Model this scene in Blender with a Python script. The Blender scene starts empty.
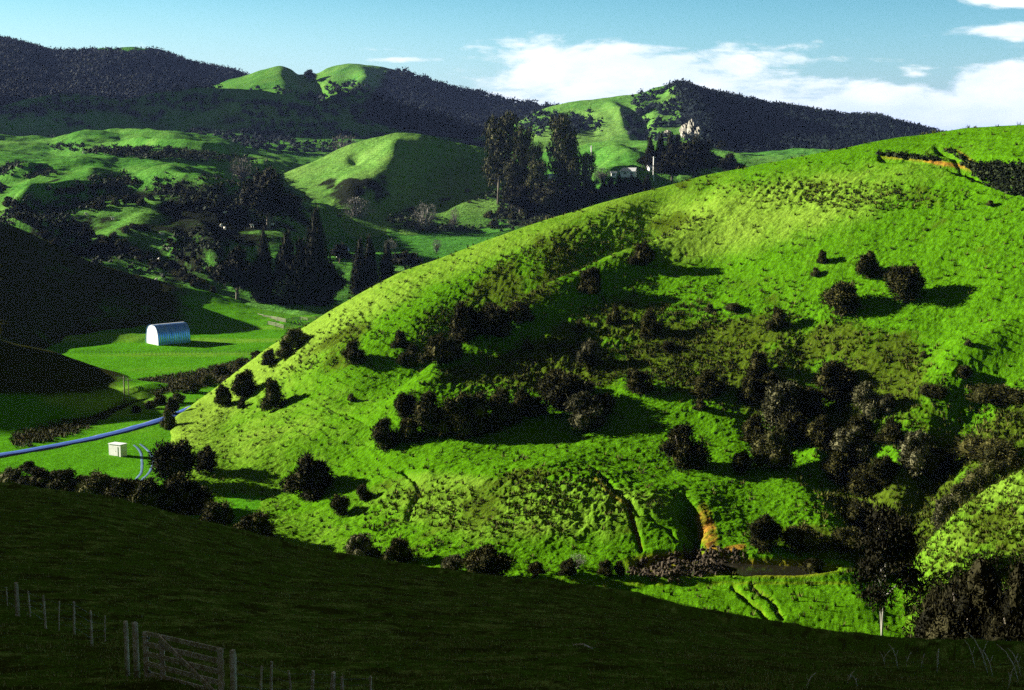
import bpy, math, random
import numpy as np
from mathutils import Vector, Matrix

# ------------------------------------------------------------------ camera
C = bpy.context.scene
COL = C.collection
F = 1422.0
TILT = math.atan((345 - 150) / F)
CT, ST = math.cos(TILT), math.sin(TILT)
cam_d = bpy.data.cameras.new('camera'); cam = bpy.data.objects.new('camera', cam_d); COL.objects.link(cam)
cam_d.sensor_width = 36.0; cam_d.lens = 36.0 * F / 1024.0
cam_d.clip_start = 0.1; cam_d.clip_end = 40000
cam.location = (0, 0, 0); cam.rotation_euler = (math.pi / 2 - TILT, 0, 0)
C.camera = cam

# ------------------------------------------------------------------ light
SUN_EL = 17.5
SH = np.array([-0.93, 0.37]); SH = SH / np.linalg.norm(SH)          # horizontal direction towards the sun
SUN = Vector((SH[0] * math.cos(math.radians(SUN_EL)), SH[1] * math.cos(math.radians(SUN_EL)), math.sin(math.radians(SUN_EL))))
sd = bpy.data.lights.new('sun', 'SUN'); so = bpy.data.objects.new('sun', sd); COL.objects.link(so)
sd.energy = 5.0; sd.angle = math.radians(0.5); sd.color = (1.0, 0.93, 0.80)
so.rotation_euler = SUN.to_track_quat('Z', 'Y').to_euler(); so.location = (-60, 30, 60)
C.view_settings.view_transform = 'Standard'; C.view_settings.look = 'None'
C.view_settings.exposure = 1.78; C.view_settings.gamma = 1.0
SKY_STRENGTH = 0.05

class NT:
    """tiny node helper"""
    def __init__(s, tree): s.t = tree; s.n = tree.nodes; s.l = tree.links
    def new(s, typ, **kw):
        nd = s.n.new(typ)
        for k, v in kw.items(): setattr(nd, k, v)
        return nd
    def put(s, sock, v):
        if isinstance(v, bpy.types.NodeSocket): s.l.new(v, sock)
        elif v is not None: sock.default_value = v
    def m(s, op, a, b=None, c=None, clamp=False):
        nd = s.new('ShaderNodeMath', operation=op, use_clamp=clamp)
        s.put(nd.inputs[0], a)
        if b is not None: s.put(nd.inputs[1], b)
        if c is not None: s.put(nd.inputs[2], c)
        return nd.outputs[0]
    def mix(s, f, a, b, blend='MIX'):
        nd = s.new('ShaderNodeMix', data_type='RGBA', blend_type=blend)
        s.put(nd.inputs[0], f)
        s.put(nd.inputs[6], a if isinstance(a, bpy.types.NodeSocket) else (*a, 1)[:4])
        s.put(nd.inputs[7], b if isinstance(b, bpy.types.NodeSocket) else (*b, 1)[:4])
        return nd.outputs[2]
    def noise(s, vec, scale, detail=4, rough=.55, dist=0.0):
        nd = s.new('ShaderNodeTexNoise'); s.put(nd.inputs['Vector'], vec)
        nd.inputs['Scale'].default_value = scale; nd.inputs['Detail'].default_value = detail
        nd.inputs['Roughness'].default_value = rough; nd.inputs['Distortion'].default_value = dist
        return nd.outputs[0]
    def ramp(s, x, lo, hi, a=0.0, b=1.0):
        nd = s.new('ShaderNodeMapRange', clamp=True, interpolation_type='SMOOTHSTEP')
        s.put(nd.inputs[0], x); nd.inputs[1].default_value = lo; nd.inputs[2].default_value = hi
        nd.inputs[3].default_value = a; nd.inputs[4].default_value = b
        return nd.outputs[0]

W = bpy.data.worlds.new('World'); C.world = W; W.use_nodes = True
w = NT(W.node_tree); w.n.clear()
sky = w.new('ShaderNodeTexSky', sky_type='NISHITA'); sky.sun_disc = False
sky.sun_elevation = math.radians(SUN_EL)
sky.sun_rotation = math.atan2(SH[0], SH[1])
sky.altitude = 300; sky.air_density = 1.0; sky.dust_density = 1.5; sky.ozone_density = 2.0
tc = w.new('ShaderNodeTexCoord'); sx = w.new('ShaderNodeSeparateXYZ'); w.l.new(tc.outputs['Generated'], sx.inputs[0])
# sky dimmed overhead to deepen the shade, brightened towards the horizon
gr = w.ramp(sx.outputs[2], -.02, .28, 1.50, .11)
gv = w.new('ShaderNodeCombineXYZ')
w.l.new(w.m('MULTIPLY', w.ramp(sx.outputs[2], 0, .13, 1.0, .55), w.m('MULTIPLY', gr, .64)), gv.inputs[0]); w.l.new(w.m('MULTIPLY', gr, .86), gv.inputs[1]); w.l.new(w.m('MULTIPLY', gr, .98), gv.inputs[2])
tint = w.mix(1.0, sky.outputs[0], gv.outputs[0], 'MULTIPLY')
# unseen upper sky set to flat grey, added to neutralise the shade
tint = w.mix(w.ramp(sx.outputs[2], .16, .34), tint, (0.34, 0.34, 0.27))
yy = w.m('MAXIMUM', sx.outputs[1], 0.05)
# pale moist air low over the hills on the sun's side
wh = w.m('MULTIPLY', w.ramp(w.m('DIVIDE', sx.outputs[0], yy), -.42, .22, .75, .0), w.ramp(sx.outputs[2], .01, .13, 1.0, .0))
tint = w.mix(wh, tint, (4.6, 5.7, 5.7))
ca = w.m('DIVIDE', sx.outputs[0], yy); ce = w.m('DIVIDE', sx.outputs[2], yy)
cv = w.new('ShaderNodeCombineXYZ'); w.l.new(ca, cv.inputs[0]); w.l.new(w.m('MULTIPLY', ce, 2.6), cv.inputs[1])
n1 = w.noise(cv.outputs[0], 9.0, 8, .62, .3)
n2 = w.noise(cv.outputs[0], 34.0, 5, .6, .2)
cv2 = w.new('ShaderNodeCombineXYZ'); w.l.new(ca, cv2.inputs[0]); w.l.new(w.m('MULTIPLY', ce, 7.0), cv2.inputs[1])
n3 = w.noise(cv2.outputs[0], 14.0, 6, .55, .5)
field = None
# cloud banks: centre (px, py), half width, half height, strength  -> directions on the sky
for (px, py, rx, ry, st) in [(640, 70, 150, 30, .95), (560, 82, 110, 26, .7), (700, 100, 210, 26, .9), (800, 92, 46, 14, .75), (500, 100, 90, 18, .6),
                             (880, 108, 130, 22, 1.0), (1000, 90, 62, 26, 1.15), (1090, 78, 80, 36, 1.0), (960, 120, 150, 26, 1.0), (1040, 35, 110, 9, .95),
                             (1010, 4, 50, 9, .9), (385, 52, 50, 4, .55), (400, 62, 60, 4, .6), (515, 47, 26, 9, .45), (910, 78, 36, 6, .4), (1300, 60, 180, 80, 1.0), (0, 96, 500, 30, .35)]:
    u = w.m('MULTIPLY', w.m('SUBTRACT', ca, (px - 512) / F), F / rx)
    v = w.m('MULTIPLY', w.m('SUBTRACT', ce, (150 - py) / F), F / ry)
    r2 = w.m('ADD', w.m('MULTIPLY', u, u), w.m('MULTIPLY', v, v))
    g = w.m('MULTIPLY', w.m('POWER', 2.718, w.m('MULTIPLY', r2, -0.8)), st)
    field = g if field is None else w.m('MAXIMUM', field, g)
nn = w.m('ADD', w.m('MULTIPLY', w.m('SUBTRACT', n1, .5), 1.5), w.m('ADD', w.m('MULTIPLY', w.m('SUBTRACT', n2, .5), .5), w.m('MULTIPLY', w.m('SUBTRACT', n3, .5), .7)))
dens = w.ramp(w.m('ADD', field, nn), .32, .66)
cshade = w.ramp(w.m('ADD', n1, w.m('MULTIPLY', n2, .35)), .45, .95)
ccol = w.mix(cshade, (5.6, 6.4, 6.6), (8.4, 8.5, 7.9))
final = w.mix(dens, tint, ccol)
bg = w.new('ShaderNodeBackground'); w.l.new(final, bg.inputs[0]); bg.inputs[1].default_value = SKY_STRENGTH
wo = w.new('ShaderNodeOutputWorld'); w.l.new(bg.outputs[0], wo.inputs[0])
C.cycles.max_bounces = 4; C.cycles.diffuse_bounces = 1; C.cycles.glossy_bounces = 2; C.cycles.transparent_max_bounces = 4
C.cycles.use_denoising = False

# ------------------------------------------------------------------ helpers
def raydir(px, py):
    dx = (px - 512.0) / F; dy = (345.0 - py) / F
    return dx, CT + dy * ST, -ST + dy * CT
def at(px, py, Y):
    a, b, c = raydir(np.asarray(px, float), np.asarray(py, float))
    t = Y / b
    return a * t, Y + 0 * t, c * t
def proj(X, Y, Z):
    d = Y * CT - Z * ST; u = Y * ST + Z * CT
    d = np.maximum(d, 1e-3)
    return 512 + F * X / d, 345 - F * u / d

def pchip(x, y, xq):
    """monotone cubic along the last axis of y, common knots x"""
    x = np.asarray(x, float); y = np.asarray(y, float); xq = np.asarray(xq, float)
    h = np.diff(x); d = np.diff(y, axis=-1) / h
    m = np.zeros_like(y)
    if len(x) > 2:
        w1 = 2 * h[1:] + h[:-1]; w2 = h[1:] + 2 * h[:-1]
        dl, dr = d[..., :-1], d[..., 1:]
        ok = dl * dr > 0
        sl = np.where(ok, dl, 1); sr = np.where(ok, dr, 1)
        m[..., 1:-1] = np.where(ok, (w1 + w2) / (w1 / sl + w2 / sr), 0)
    m[..., 0] = d[..., 0]; m[..., -1] = d[..., -1]
    k = np.clip(np.searchsorted(x, xq, side='right') - 1, 0, len(x) - 2)
    t = np.clip((xq - x[k]) / h[k], 0, 1)
    y0, y1, m0, m1 = y[..., k], y[..., k + 1], m[..., k] * h[k], m[..., k + 1] * h[k]
    t2, t3 = t * t, t * t * t
    return (2 * t3 - 3 * t2 + 1) * y0 + (t3 - 2 * t2 + t) * m0 + (-2 * t3 + 3 * t2) * y1 + (t3 - t2) * m1

def _hash(i, j, s):
    n = (i.astype(np.int64) * 374761393 + j.astype(np.int64) * 668265263 + s * 1274126177) & 0xffffffff
    n = ((n ^ (n >> 13)) * 1274126177) & 0xffffffff
    return ((n ^ (n >> 16)) & 0xffff) / 65535.0
def gnoise(x, y, s=0):
    xi = np.floor(x); yi = np.floor(y); fx = x - xi; fy = y - yi
    u = fx * fx * fx * (fx * (fx * 6 - 15) + 10); v = fy * fy * fy * (fy * (fy * 6 - 15) + 10)
    def g(i, j, dx, dy):
        a = _hash(i, j, s) * 6.2831853
        return np.cos(a) * dx + np.sin(a) * dy
    a = g(xi, yi, fx, fy); b = g(xi + 1, yi, fx - 1, fy); c = g(xi, yi + 1, fx, fy - 1); d = g(xi + 1, yi + 1, fx - 1, fy - 1)
    return (a + (b - a) * u) * (1 - v) + (c + (d - c) * u) * v
def fbm(x, y, wl, octv=4, s=0, gain=.5):
    r = 0; amp = 1.0; f = 1.0 / wl
    for k in range(octv):
        r = r + amp * gnoise(x * f + 17.3 * k, y * f - 9.1 * k, s + k); amp *= gain; f *= 2.03
    return r
def sstep(x, a, b):
    t = np.clip((x - a) / (b - a), 0, 1); return t * t * (3 - 2 * t)

def mesh_np(name, V, faces, mats, smooth=True, attr=None, mi=None):
    """V (n,3), faces: (m,3) or (m,4) array -> mesh"""
    V = np.ascontiguousarray(V, dtype=np.float32); faces = np.ascontiguousarray(faces, dtype=np.int32)
    me = bpy.data.meshes.new(name); k = faces.shape[1]; m = len(faces)
    me.vertices.add(len(V)); me.vertices.foreach_set('co', V.ravel())
    me.loops.add(m * k); me.loops.foreach_set('vertex_index', faces.ravel())
    me.polygons.add(m); me.polygons.foreach_set('loop_start', np.arange(0, m * k, k, dtype=np.int32))
    me.polygons.foreach_set('loop_total', np.full(m, k, dtype=np.int32))
    for mt in (mats if isinstance(mats, (list, tuple)) else [mats]): me.materials.append(mt)
    if mi is not None: me.polygons.foreach_set('material_index', np.ascontiguousarray(mi, dtype=np.int32))
    me.polygons.foreach_set('use_smooth', np.full(m, smooth, dtype=bool))
    me.update(calc_edges=True)
    if attr is not None:
        at_ = me.color_attributes.new('cover', 'FLOAT_COLOR', 'POINT')
        at_.data.foreach_set('color', np.ascontiguousarray(attr, dtype=np.float32).ravel())
    return me
def link(name, me, parent=None, loc=None):
    o = bpy.data.objects.new(name, me); COL.objects.link(o)
    if parent is not None: o.parent = parent
    if loc is not None: o.location = loc
    return o
def tag(o, label=None, cat=None, group=None, kind=None):
    if label: o['label'] = label
    if cat: o['category'] = cat
    if group: o['group'] = group
    if kind: o['kind'] = kind
    return o

# ------------------------------------------------------------------ materials
def material(name):
    m = bpy.data.materials.new(name); m.use_nodes = True
    t = NT(m.node_tree); b = m.node_tree.nodes['Principled BSDF']
    return m, t, b
LUSH = (0.066, 0.190, 0.004); PALE = (0.170, 0.290, 0.028); OLIVE = (0.060, 0.098, 0.007); SOIL = (0.36, 0.205, 0.022)
def grass_material(name, fine=1.0, bump=.6, lush=LUSH, pale=PALE, olive=OLIVE, dist=.25, big=.02, terr=0.0):
    """cover attribute: R bare soil, G rough growth and painted shade, B pale short grass, A dark bush floor"""
    m, t, b = material(name)
    g = t.new('ShaderNodeNewGeometry'); P = g.outputs['Position']
    a = t.new('ShaderNodeAttribute', attribute_name='cover'); sp = t.new('ShaderNodeSeparateColor'); t.l.new(a.outputs['Color'], sp.inputs[0])
    nb = t.noise(P, big, 5, .6); nm = t.noise(P, .22 * fine, 6, .65); nf = t.noise(P, 1.6 * fine, 5, .7)
    pf = t.ramp(t.m('ADD', t.m('ADD', t.m('MULTIPLY', t.m('SUBTRACT', nb, .5), 1.2), sp.outputs[2]), t.m('MULTIPLY', t.m('SUBTRACT', nm, .5), .8)), .1, .9)
    col = t.mix(pf, lush, pale)
    rf = t.m('MULTIPLY', t.m('MULTIPLY', sp.outputs[1], 1.5, clamp=True), t.ramp(t.m('ADD', t.m('ADD', t.m('MULTIPLY', nf, .7), t.m('MULTIPLY', nm, .5)), t.m('MULTIPLY', t.m('SUBTRACT', sp.outputs[1], .7), .55)), .42, .72), clamp=True)
    col = t.mix(rf, col, olive)
    vf = t.ramp(nf, .3, .75, .62, 1.25)
    vc = t.new('ShaderNodeCombineXYZ')
    for i in range(3): t.l.new(vf, vc.inputs[i])
    col = t.mix(1.0, col, vc.outputs[0], 'MULTIPLY')
    sf = t.m('MULTIPLY', sp.outputs[0], t.ramp(nm, .3, .5, .6, 1.0), clamp=True)
    soil = t.mix(t.ramp(nf, .35, .65), (0.16, 0.075, 0.018), SOIL)
    col = t.mix(sf, col, soil)
    t.l.new(col, b.inputs['Base Color']); b.inputs['Roughness'].default_value = .85
    b.inputs['Specular IOR Level'].default_value = 0.0
    hb = t.m('ADD', t.m('MULTIPLY', nf, .55), t.m('MULTIPLY', nm, .9))
    nt = t.noise(P, 5.5 * fine, 3, .7)
    hb = t.m('ADD', hb, t.m('MULTIPLY', nt, .22))
    if terr:
        sz = t.new('ShaderNodeSeparateXYZ'); t.l.new(P, sz.inputs[0])
        zz = t.m('ADD', t.m('MULTIPLY', sz.outputs[2], 1.0), t.m('MULTIPLY', nb, 9.0))
        wv = t.m('SINE', t.m('MULTIPLY', zz, 5.2)); hb = t.m('ADD', hb, t.m('MULTIPLY', wv, terr))
    bp = t.new('ShaderNodeBump'); bp.inputs['Strength'].default_value = bump; bp.inputs['Distance'].default_value = dist
    t.l.new(hb, bp.inputs['Height']); t.l.new(bp.outputs[0], b.inputs['Normal'])
    return m
M = {}
M['grass_hill'] = grass_material('grass_hill', 1.0, .9, dist=.5, terr=.10)
M['grass_near'] = grass_material('grass_near', 3.0, .9, dist=.12, lush=(0.105, 0.185, 0.018), pale=(0.26, 0.34, 0.07), olive=(0.07, 0.08, 0.014), big=.06)
M['grass_valley'] = grass_material('grass_valley', .8, .7, dist=.5, lush=(0.070, 0.25, 0.008), pale=(0.17, 0.33, 0.03), olive=(0.036, 0.040, 0.010))  # dark olive also carries the shade painted on spur and toe
M['grass_far'] = grass_material('grass_far', .25, .8, dist=2.5, lush=(0.062, 0.215, 0.026), pale=(0.18, 0.33, 0.065), olive=(0.016, 0.020, 0.010), big=.006, terr=.04)

# ------------------------------------------------------------------ lofted terrain
LAY = {}
def loft(name, cols, nr, px_range, nc, mat, front=((-40, 0),), back=((30, -8), (90, -35), (200, -80)), disp=None, cover=None, nback=10, label=None):
    pxs = sorted(cols); K = np.linspace(0, 1, 40)
    PY = np.zeros((len(K), len(pxs))); YY = np.zeros_like(PY)
    for i, p in enumerate(pxs):
        c = cols[p]; py = np.array([q[0] for q in c], float); Y = np.array([q[1] for q in c], float)
        s = (py[0] - py) / (py[0] - py[-1])
        YY[:, i] = pchip(s, Y, K); PY[:, i] = py[0] + (py[-1] - py[0]) * K
    pq = np.linspace(px_range[0], px_range[1], nc)
    PYd = pchip(pxs, PY, pq); YYd = pchip(pxs, YY, pq)
    ks = np.linspace(0, 1, nr)
    PYd = pchip(K, PYd.T, ks).T; YYd = pchip(K, YYd.T, ks).T
    PX = np.broadcast_to(pq, PYd.shape)
    X, Y, Z = at(PX, PYd, YYd)
    rows = []
    az = X[0] / Y[0]
    for fr_ in front:
        dy = fr_[0]; dz = fr_[1](pq) if callable(fr_[1]) else fr_[1]
        rows.append((az * (Y[0] + dy), Y[0] + dy, (Z[0] + dz) if len(fr_) < 3 else np.where(pq < fr_[2], -62 + 0 * Z[0], Z[0] + dz)))
    fr = len(front); bk = []
    az2 = X[-1] / Y[-1]
    prev = (0, 0)
    for (dy, dz) in back:
        for q in range(1, nback + 1):
            f = q / nback
            e = f if prev != (0, 0) else f ** 1.0
            ddy = prev[0] + (dy - prev[0]) * f; ddz = prev[1] + (dz - prev[1]) * (f * f if prev == (0, 0) else f)
            bk.append((az2 * (Y[-1] + ddy), Y[-1] + ddy, Z[-1] + ddz))
        prev = (dy, dz)
    X = np.vstack([r[0] for r in rows] + [X] + [b[0] for b in bk]); Yf = np.vstack([r[1] for r in rows] + [Y] + [b[1] for b in bk])
    Z = np.vstack([r[2] for r in rows] + [Z] + [b[2] for b in bk]); Y = Yf
    px, py = proj(X, Y, Z)
    if disp is not None: Z = Z + disp(X, Y, Z, px, py)
    px, py = proj(X, Y, Z)
    cov = np.zeros(X.shape + (4,), np.float32)
    if cover is not None: cov[...] = cover(X, Y, Z, px, py)
    n, m_ = X.shape
    V = np.stack([X, Y, Z], -1).reshape(-1, 3)
    idx = np.arange(n * m_).reshape(n, m_)
    Fc = np.stack([idx[:-1, :-1], idx[:-1, 1:], idx[1:, 1:], idx[1:, :-1]], -1).reshape(-1, 4)
    me = mesh_np(name, V, Fc, mat, True, cov.reshape(-1, 4))
    o = link(name, me); tag(o, label, kind='structure')
    LAY[name] = dict(X=X.ravel(), Y=Y.ravel(), Z=Z.ravel(), px=px.ravel(), py=py.ravel(), shape=(n, m_), cov=cov.reshape(-1, 4))
    return o
def pick(layer, u, v):
    """point of a hill's surface seen from the camera in direction (u, v)"""
    L = LAY[layer]
    d = (L['px'] - u) ** 2 + (L['py'] - v) ** 2
    k = np.argmin(d)
    c = np.where(d < max(2.5, d[k] * 1.5 + .5))[0]
    if len(c): k = c[np.argmin(L['Y'][c] + d[c] * .5)]
    return Vector((float(L['X'][k]), float(L['Y'][k]), float(L['Z'][k])))
def ell(px, py, cx, cy, rx, ry, rot=0, soft=.35):
    c, s = math.cos(math.radians(rot)), math.sin(math.radians(rot))
    u = ((px - cx) * c + (py - cy) * s) / rx; v = (-(px - cx) * s + (py - cy) * c) / ry
    return 1 - sstep(np.sqrt(u * u + v * v), 1 - soft, 1 + soft)
def pline(px, py, pts):
    """distance in px to a polyline and position along it 0..1"""
    best = np.full(px.shape, 1e9); tt = np.zeros(px.shape); n = len(pts) - 1
    for i in range(n):
        (x0, y0), (x1, y1) = pts[i], pts[i + 1]
        dx, dy = x1 - x0, y1 - y0
        t = np.clip(((px - x0) * dx + (py - y0) * dy) / (dx * dx + dy * dy), 0, 1)
        d = np.hypot(px - x0 - t * dx, py - y0 - t * dy)
        m = d < best; best = np.where(m, d, best); tt = np.where(m, (i + t) / n, tt)
    return best, tt
def ridge(px, py, pts, width, h, taper=True):
    d, t = pline(px, py, pts)
    e = np.exp(-(d / width) ** 2)
    return h * e * (np.sin(np.pi * np.clip(t * .86 + .07, 0, 1)) if taper else 1)

# ---- valley floor and the wide ground beneath everything
def ground_sheet():
    r = np.concatenate([np.geomspace(2, 200, 30), np.geomspace(205, 900, 420), np.geomspace(930, 30000, 60)])
    a = np.concatenate([np.linspace(-math.pi, -.5, 90)[:-1], np.linspace(-.5, .5, 700), np.linspace(.5, math.pi, 90)[1:]])
    R, A = np.meshgrid(r, a, indexing='ij')
    X = R * np.sin(A); Y = R * np.cos(A)
    Z = -58.4 + .5 * fbm(X, Y, 60, 3, 3) + .12 * fbm(X, Y, 6, 3, 8)
    px, py = proj(X, Y, Z)
    vis = sstep(Y, 200, 260)
    # hummocks behind the barn
    Z = Z + vis * (ell(px, py, 105, 333, 75, 9) * (1.4 + 1.6 * fbm(X, Y, 22, 3, 5)) + ell(px, py, 230, 325, 70, 7) * (.8 + 1.2 * fbm(X, Y, 16, 3, 6)))
    Z = Z - vis * ridge(px, py, [(60, 352), (120, 351), (262, 351)], 2.2, .5, False)
    cov = np.zeros(X.shape + (4,), np.float32)
    # stream bed with rushes
    d, t = pline(px, py, [(20, 438), (70, 425), (110, 405), (140, 388), (190, 382), (240, 372)])
    rough = (1 - sstep(d, 5, 11)) * vis
    cov[..., 1] = np.clip(rough + .25 * ell(px, py, 100, 335, 90, 12), 0, 1)
    cov[..., 2] = .1 + .35 * np.sin(Y * .22 + .6 * fbm(X, Y, 40, 2, 12)) * sstep(Y, 330, 400) + .5 * ell(px, py, 110, 400, 60, 18) * vis
    cov[..., 0] = .35 * (1 - sstep(d, 1, 3)) * vis
    px, py = proj(X, Y, Z)
    n, m_ = X.shape; idx = np.arange(n * m_).reshape(n, m_)
    Fc = np.stack([idx[:-1, :-1], idx[:-1, 1:], idx[1:, 1:], idx[1:, :-1]], -1).reshape(-1, 4)
    me = mesh_np('ground', np.stack([X, Y, Z], -1).reshape(-1, 3), Fc, M['grass_valley'], True, cov.reshape(-1, 4))
    tag(link('ground', me), 'flat green valley floor between the hills', kind='structure')
    LAY['ground'] = dict(X=X.ravel(), Y=Y.ravel(), Z=Z.ravel(), px=px.ravel(), py=np.where(Y.ravel() > 150, py.ravel(), 9e3), cov=cov.reshape(-1, 4), shape=X.shape)
ground_sheet()

# ---- the big sunlit hill
MH = {
 120: [(520, 226), (480, 250), (440, 284), (420, 300), (405, 312)],
 165: [(522, 223), (478, 250), (455, 268), (440, 284), (428, 296)],
 200: [(526, 219), (480, 245), (450, 263), (425, 288), (400, 318)],
 250: [(530, 212), (490, 238), (440, 262), (400, 296), (358, 326)],
 350: [(566, 192), (520, 212), (450, 243), (400, 265), (350, 288), (300, 320)],
 450: [(574, 180), (520, 199), (470, 217), (420, 239), (370, 260), (320, 282), (256, 314)],
 550: [(577, 176), (540, 187), (500, 197), (470, 211), (440, 227), (400, 242), (350, 257), (300, 273), (250, 292), (218, 308)],
 650: [(580, 174), (540, 184), (500, 193), (478, 206), (450, 219), (400, 234), (350, 249), (300, 264), (250, 281), (190, 307)],
 750: [(582, 171), (530, 186), (490, 199), (450, 214), (400, 227), (350, 239), (300, 252), (250, 267), (200, 284), (168, 300)],
 850: [(600, 163), (550, 178), (500, 191), (450, 204), (400, 216), (350, 227), (300, 239), (250, 252), (200, 266), (146, 288)],
 950: [(620, 155), (560, 170), (500, 184), (450, 195), (400, 206), (350, 217), (300, 228), (250, 240), (200, 253), (165, 264), (130, 280)],
 1050: [(640, 148), (560, 165), (500, 177), (450, 188), (400, 198), (350, 208), (300, 218), (250, 229), (200, 240), (160, 250), (123, 266)],
 1300: [(640, 148), (560, 165), (500, 177), (450, 188), (400, 198), (350, 208), (300, 218), (250, 229), (200, 240), (150, 250), (112, 264)],
}
# exact crest line of the hill
CREST = [(120, 405), (165, 432), (175, 422), (190, 409), (210, 395), (235, 376), (270, 349), (300, 330), (330, 311), (360, 295), (400, 275), (450, 256), (500, 236), (560, 215), (600, 203), (650, 190), (700, 179), (750, 168), (800, 157), (850, 146), (900, 136), (950, 129), (1000, 125.5), (1050, 123), (1300, 112)]
cx_, cy_ = np.array(CREST, float).T
full = {}
keys = sorted(MH)
Kq = np.linspace(0, 1, 24)
PYk = []; YYk = []
for p in keys:
    c = MH[p]; py = np.array([q[0] for q in c], float); Y = np.array([q[1] for q in c], float)
    s = (py[0] - py) / (py[0] - py[-1]); YYk.append(pchip(s, Y, Kq)); PYk.append(py[0])
YYk = np.array(YYk).T; PYk = np.array(PYk)
for p, cy in CREST:
    Yc = pchip(keys, YYk, np.array([float(p)]))[:, 0]; b = float(pchip(keys, PYk, np.array([float(p)]))[0])
    full[p] = [(b + (cy - b) * k, y) for k, y in zip(Kq, Yc)]

def main_rough(px, py):
    r = np.zeros(px.shape)
    for (cx, cy, rx, ry, rot, a) in [(520, 285, 120, 30, -30, .8), (560, 365, 120, 28, -8, .9), (700, 350, 130, 45, 8, 1), (830, 380, 120, 60, 15, 1), (840, 195, 130, 14, 4, .55),
                                    (960, 430, 90, 50, 0, .9), (530, 505, 110, 32, 0, .55), (330, 345, 60, 22, -25, .35), (900, 510, 80, 60, 0, 1), (850, 540, 90, 22, 0, .9),
                                    (960, 240, 70, 50, 0, .15), (700, 290, 140, 14, 0, .25), (790, 130 + 180, 60, 12, 0, .3), (420, 520, 50, 40, 0, .5), (640, 235, 70, 12, -15, .5)]:
        r = np.maximum(r, a * ell(px, py, cx, cy, rx, ry, rot, .45))
    return r
SPUR2 = [(385, 418), (440, 372), (520, 322), (590, 285), (650, 255), (720, 215)]
GULLY = [(350, 395), (430, 345), (500, 290), (570, 262), (650, 222), (700, 205)]
SCAR1 = [(882, 157), (905, 158), (930, 161), (958, 166), (985, 172)]
SCAR2 = [(938, 150), (950, 153), (965, 162), (985, 170)]
def main_disp(X, Y, Z, px, py):
    fade = sstep(py, 60, 180) * 0 + 1
    crest = np.interp(px, cx_, cy_); near_c = sstep(py - crest, 0, 14)
    h = .9 * fbm(X, Y, 30, 3, 11) + .45 * fbm(X, Y, 9, 3, 12) * near_c
    h += near_c * (ridge(px, py, SPUR2, 17, 5.2) - ridge(px, py, GULLY, 22, 7.6))
    h += near_c * (ridge(px, py, [(400, 500), (470, 476), (560, 478), (640, 500)], 26, 1.6) - ridge(px, py, [(330, 470), (440, 447), (560, 452)], 12, .8))
    h += -near_c * ridge(px, py, [(640, 250), (720, 262), (800, 300)], 18, 1.2)
    h += near_c * ridge(px, py, [(250, 470), (330, 430), (400, 400)], 16, 1.1) - near_c * ridge(px, py, [(225, 505), (320, 462), (400, 430)], 14, 1.1)
    # gullies in the scrubby right-hand part
    h -= near_c * (ridge(px, py, [(800, 330), (830, 400), (860, 470), (880, 540), (900, 600)], 26, 4.0) + ridge(px, py, [(720, 380), (780, 430), (850, 500)], 22, 2.6) + ridge(px, py, [(1010, 360), (960, 420), (915, 500), (900, 560)], 20, 3.5))
    h += near_c * ridge(px, py, [(1024, 330), (960, 370), (930, 410)], 22, 2.6)
    # dark slip hollow, top right
    h -= near_c * ell(px, py, 1030, 180, 66, 12, 10, .45) * 7.0
    d, t = pline(px, py, SCAR1); h -= near_c * 1.0 * np.exp(-(d / 3.0) ** 2) * (1 + fbm(X, Y, 3, 3, 91))
    d, t = pline(px, py, SCAR2); h -= 1.1 * np.exp(-(d / 3) ** 2) * near_c
    # slips by the creek
    wob = 3.5 * fbm(X, Y, 4, 3, 77)
    h -= (ridge(px + wob, py, [(683, 500), (690, 520), (693, 540), (690, 556)], 7.5, 3.4)) * (1 + .8 * fbm(X, Y, 2.5, 2, 78))
    h -= ridge(px, py, [(640, 562), (690, 550), (715, 560), (745, 562)], 6, 1.0, False)
    h -= ell(px, py, 780, 566, 52, 9) * 1.4
    h -= ridge(px, py, [(595, 478), (612, 495), (628, 505), (632, 520), (641, 548)], 2.6, .9, False) + ridge(px, py, [(628, 505), (640, 516)], 2.2, .7, False) + ridge(px, py, [(650, 520), (668, 530), (676, 542)], 2.0, .5, False)
    h -= ridge(px, py, [(405, 470), (415, 480), (420, 492), (412, 505), (408, 520)], 3, .8, False)
    h -= ridge(px, py, [(318, 402), (345, 412), (372, 428)], 2.0, .5)
    h -= ridge(px, py, [(733, 586), (742, 596), (760, 608), (768, 622)], 2.5, .6, False) + ridge(px, py, [(752, 586), (772, 600), (782, 618)], 2.5, .6, False)
    # a low bank along the creek
    d, t = pline(px, py, [(540, 577), (640, 579), (730, 579), (850, 581)]); h += .7 * np.exp(-(d / 3) ** 2)
    # tussocks: small scale roughness
    rough = main_rough(px, py) * near_c * (.25 + .9 * sstep(fbm(X, Y, 22, 3, 73), -.15, .25))
    n = fbm(X, Y, 1.5, 3, 21, .6); n2 = fbm(X, Y, 3.6, 3, 31)
    h += (.18 + .52 * rough) * np.clip(n + .1, -.25, .8) * near_c + rough * .7 * np.clip(n2, -.1, .6)
    h += .10 * fbm(X, Y, .9, 3, 41, .6) * near_c + .35 * np.clip(fbm(X, Y, 5.5, 3, 43) - .12, 0, 1) * near_c * sstep(px, 200, 400)
    h -= 3.5 * (1 - sstep(px, 140, 172)) + 1.2 * (1 - sstep(px, 190, 240)) * sstep(py, 490, 530)
    # sheep tracks that follow the contours
    zz = Z + 1.8 * fbm(X, Y, 24, 3, 51)
    saw = np.mod(zz / 1.15, 1.0); tr = np.where(saw < .75, saw / .75, (1 - saw) / .25)
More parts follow.
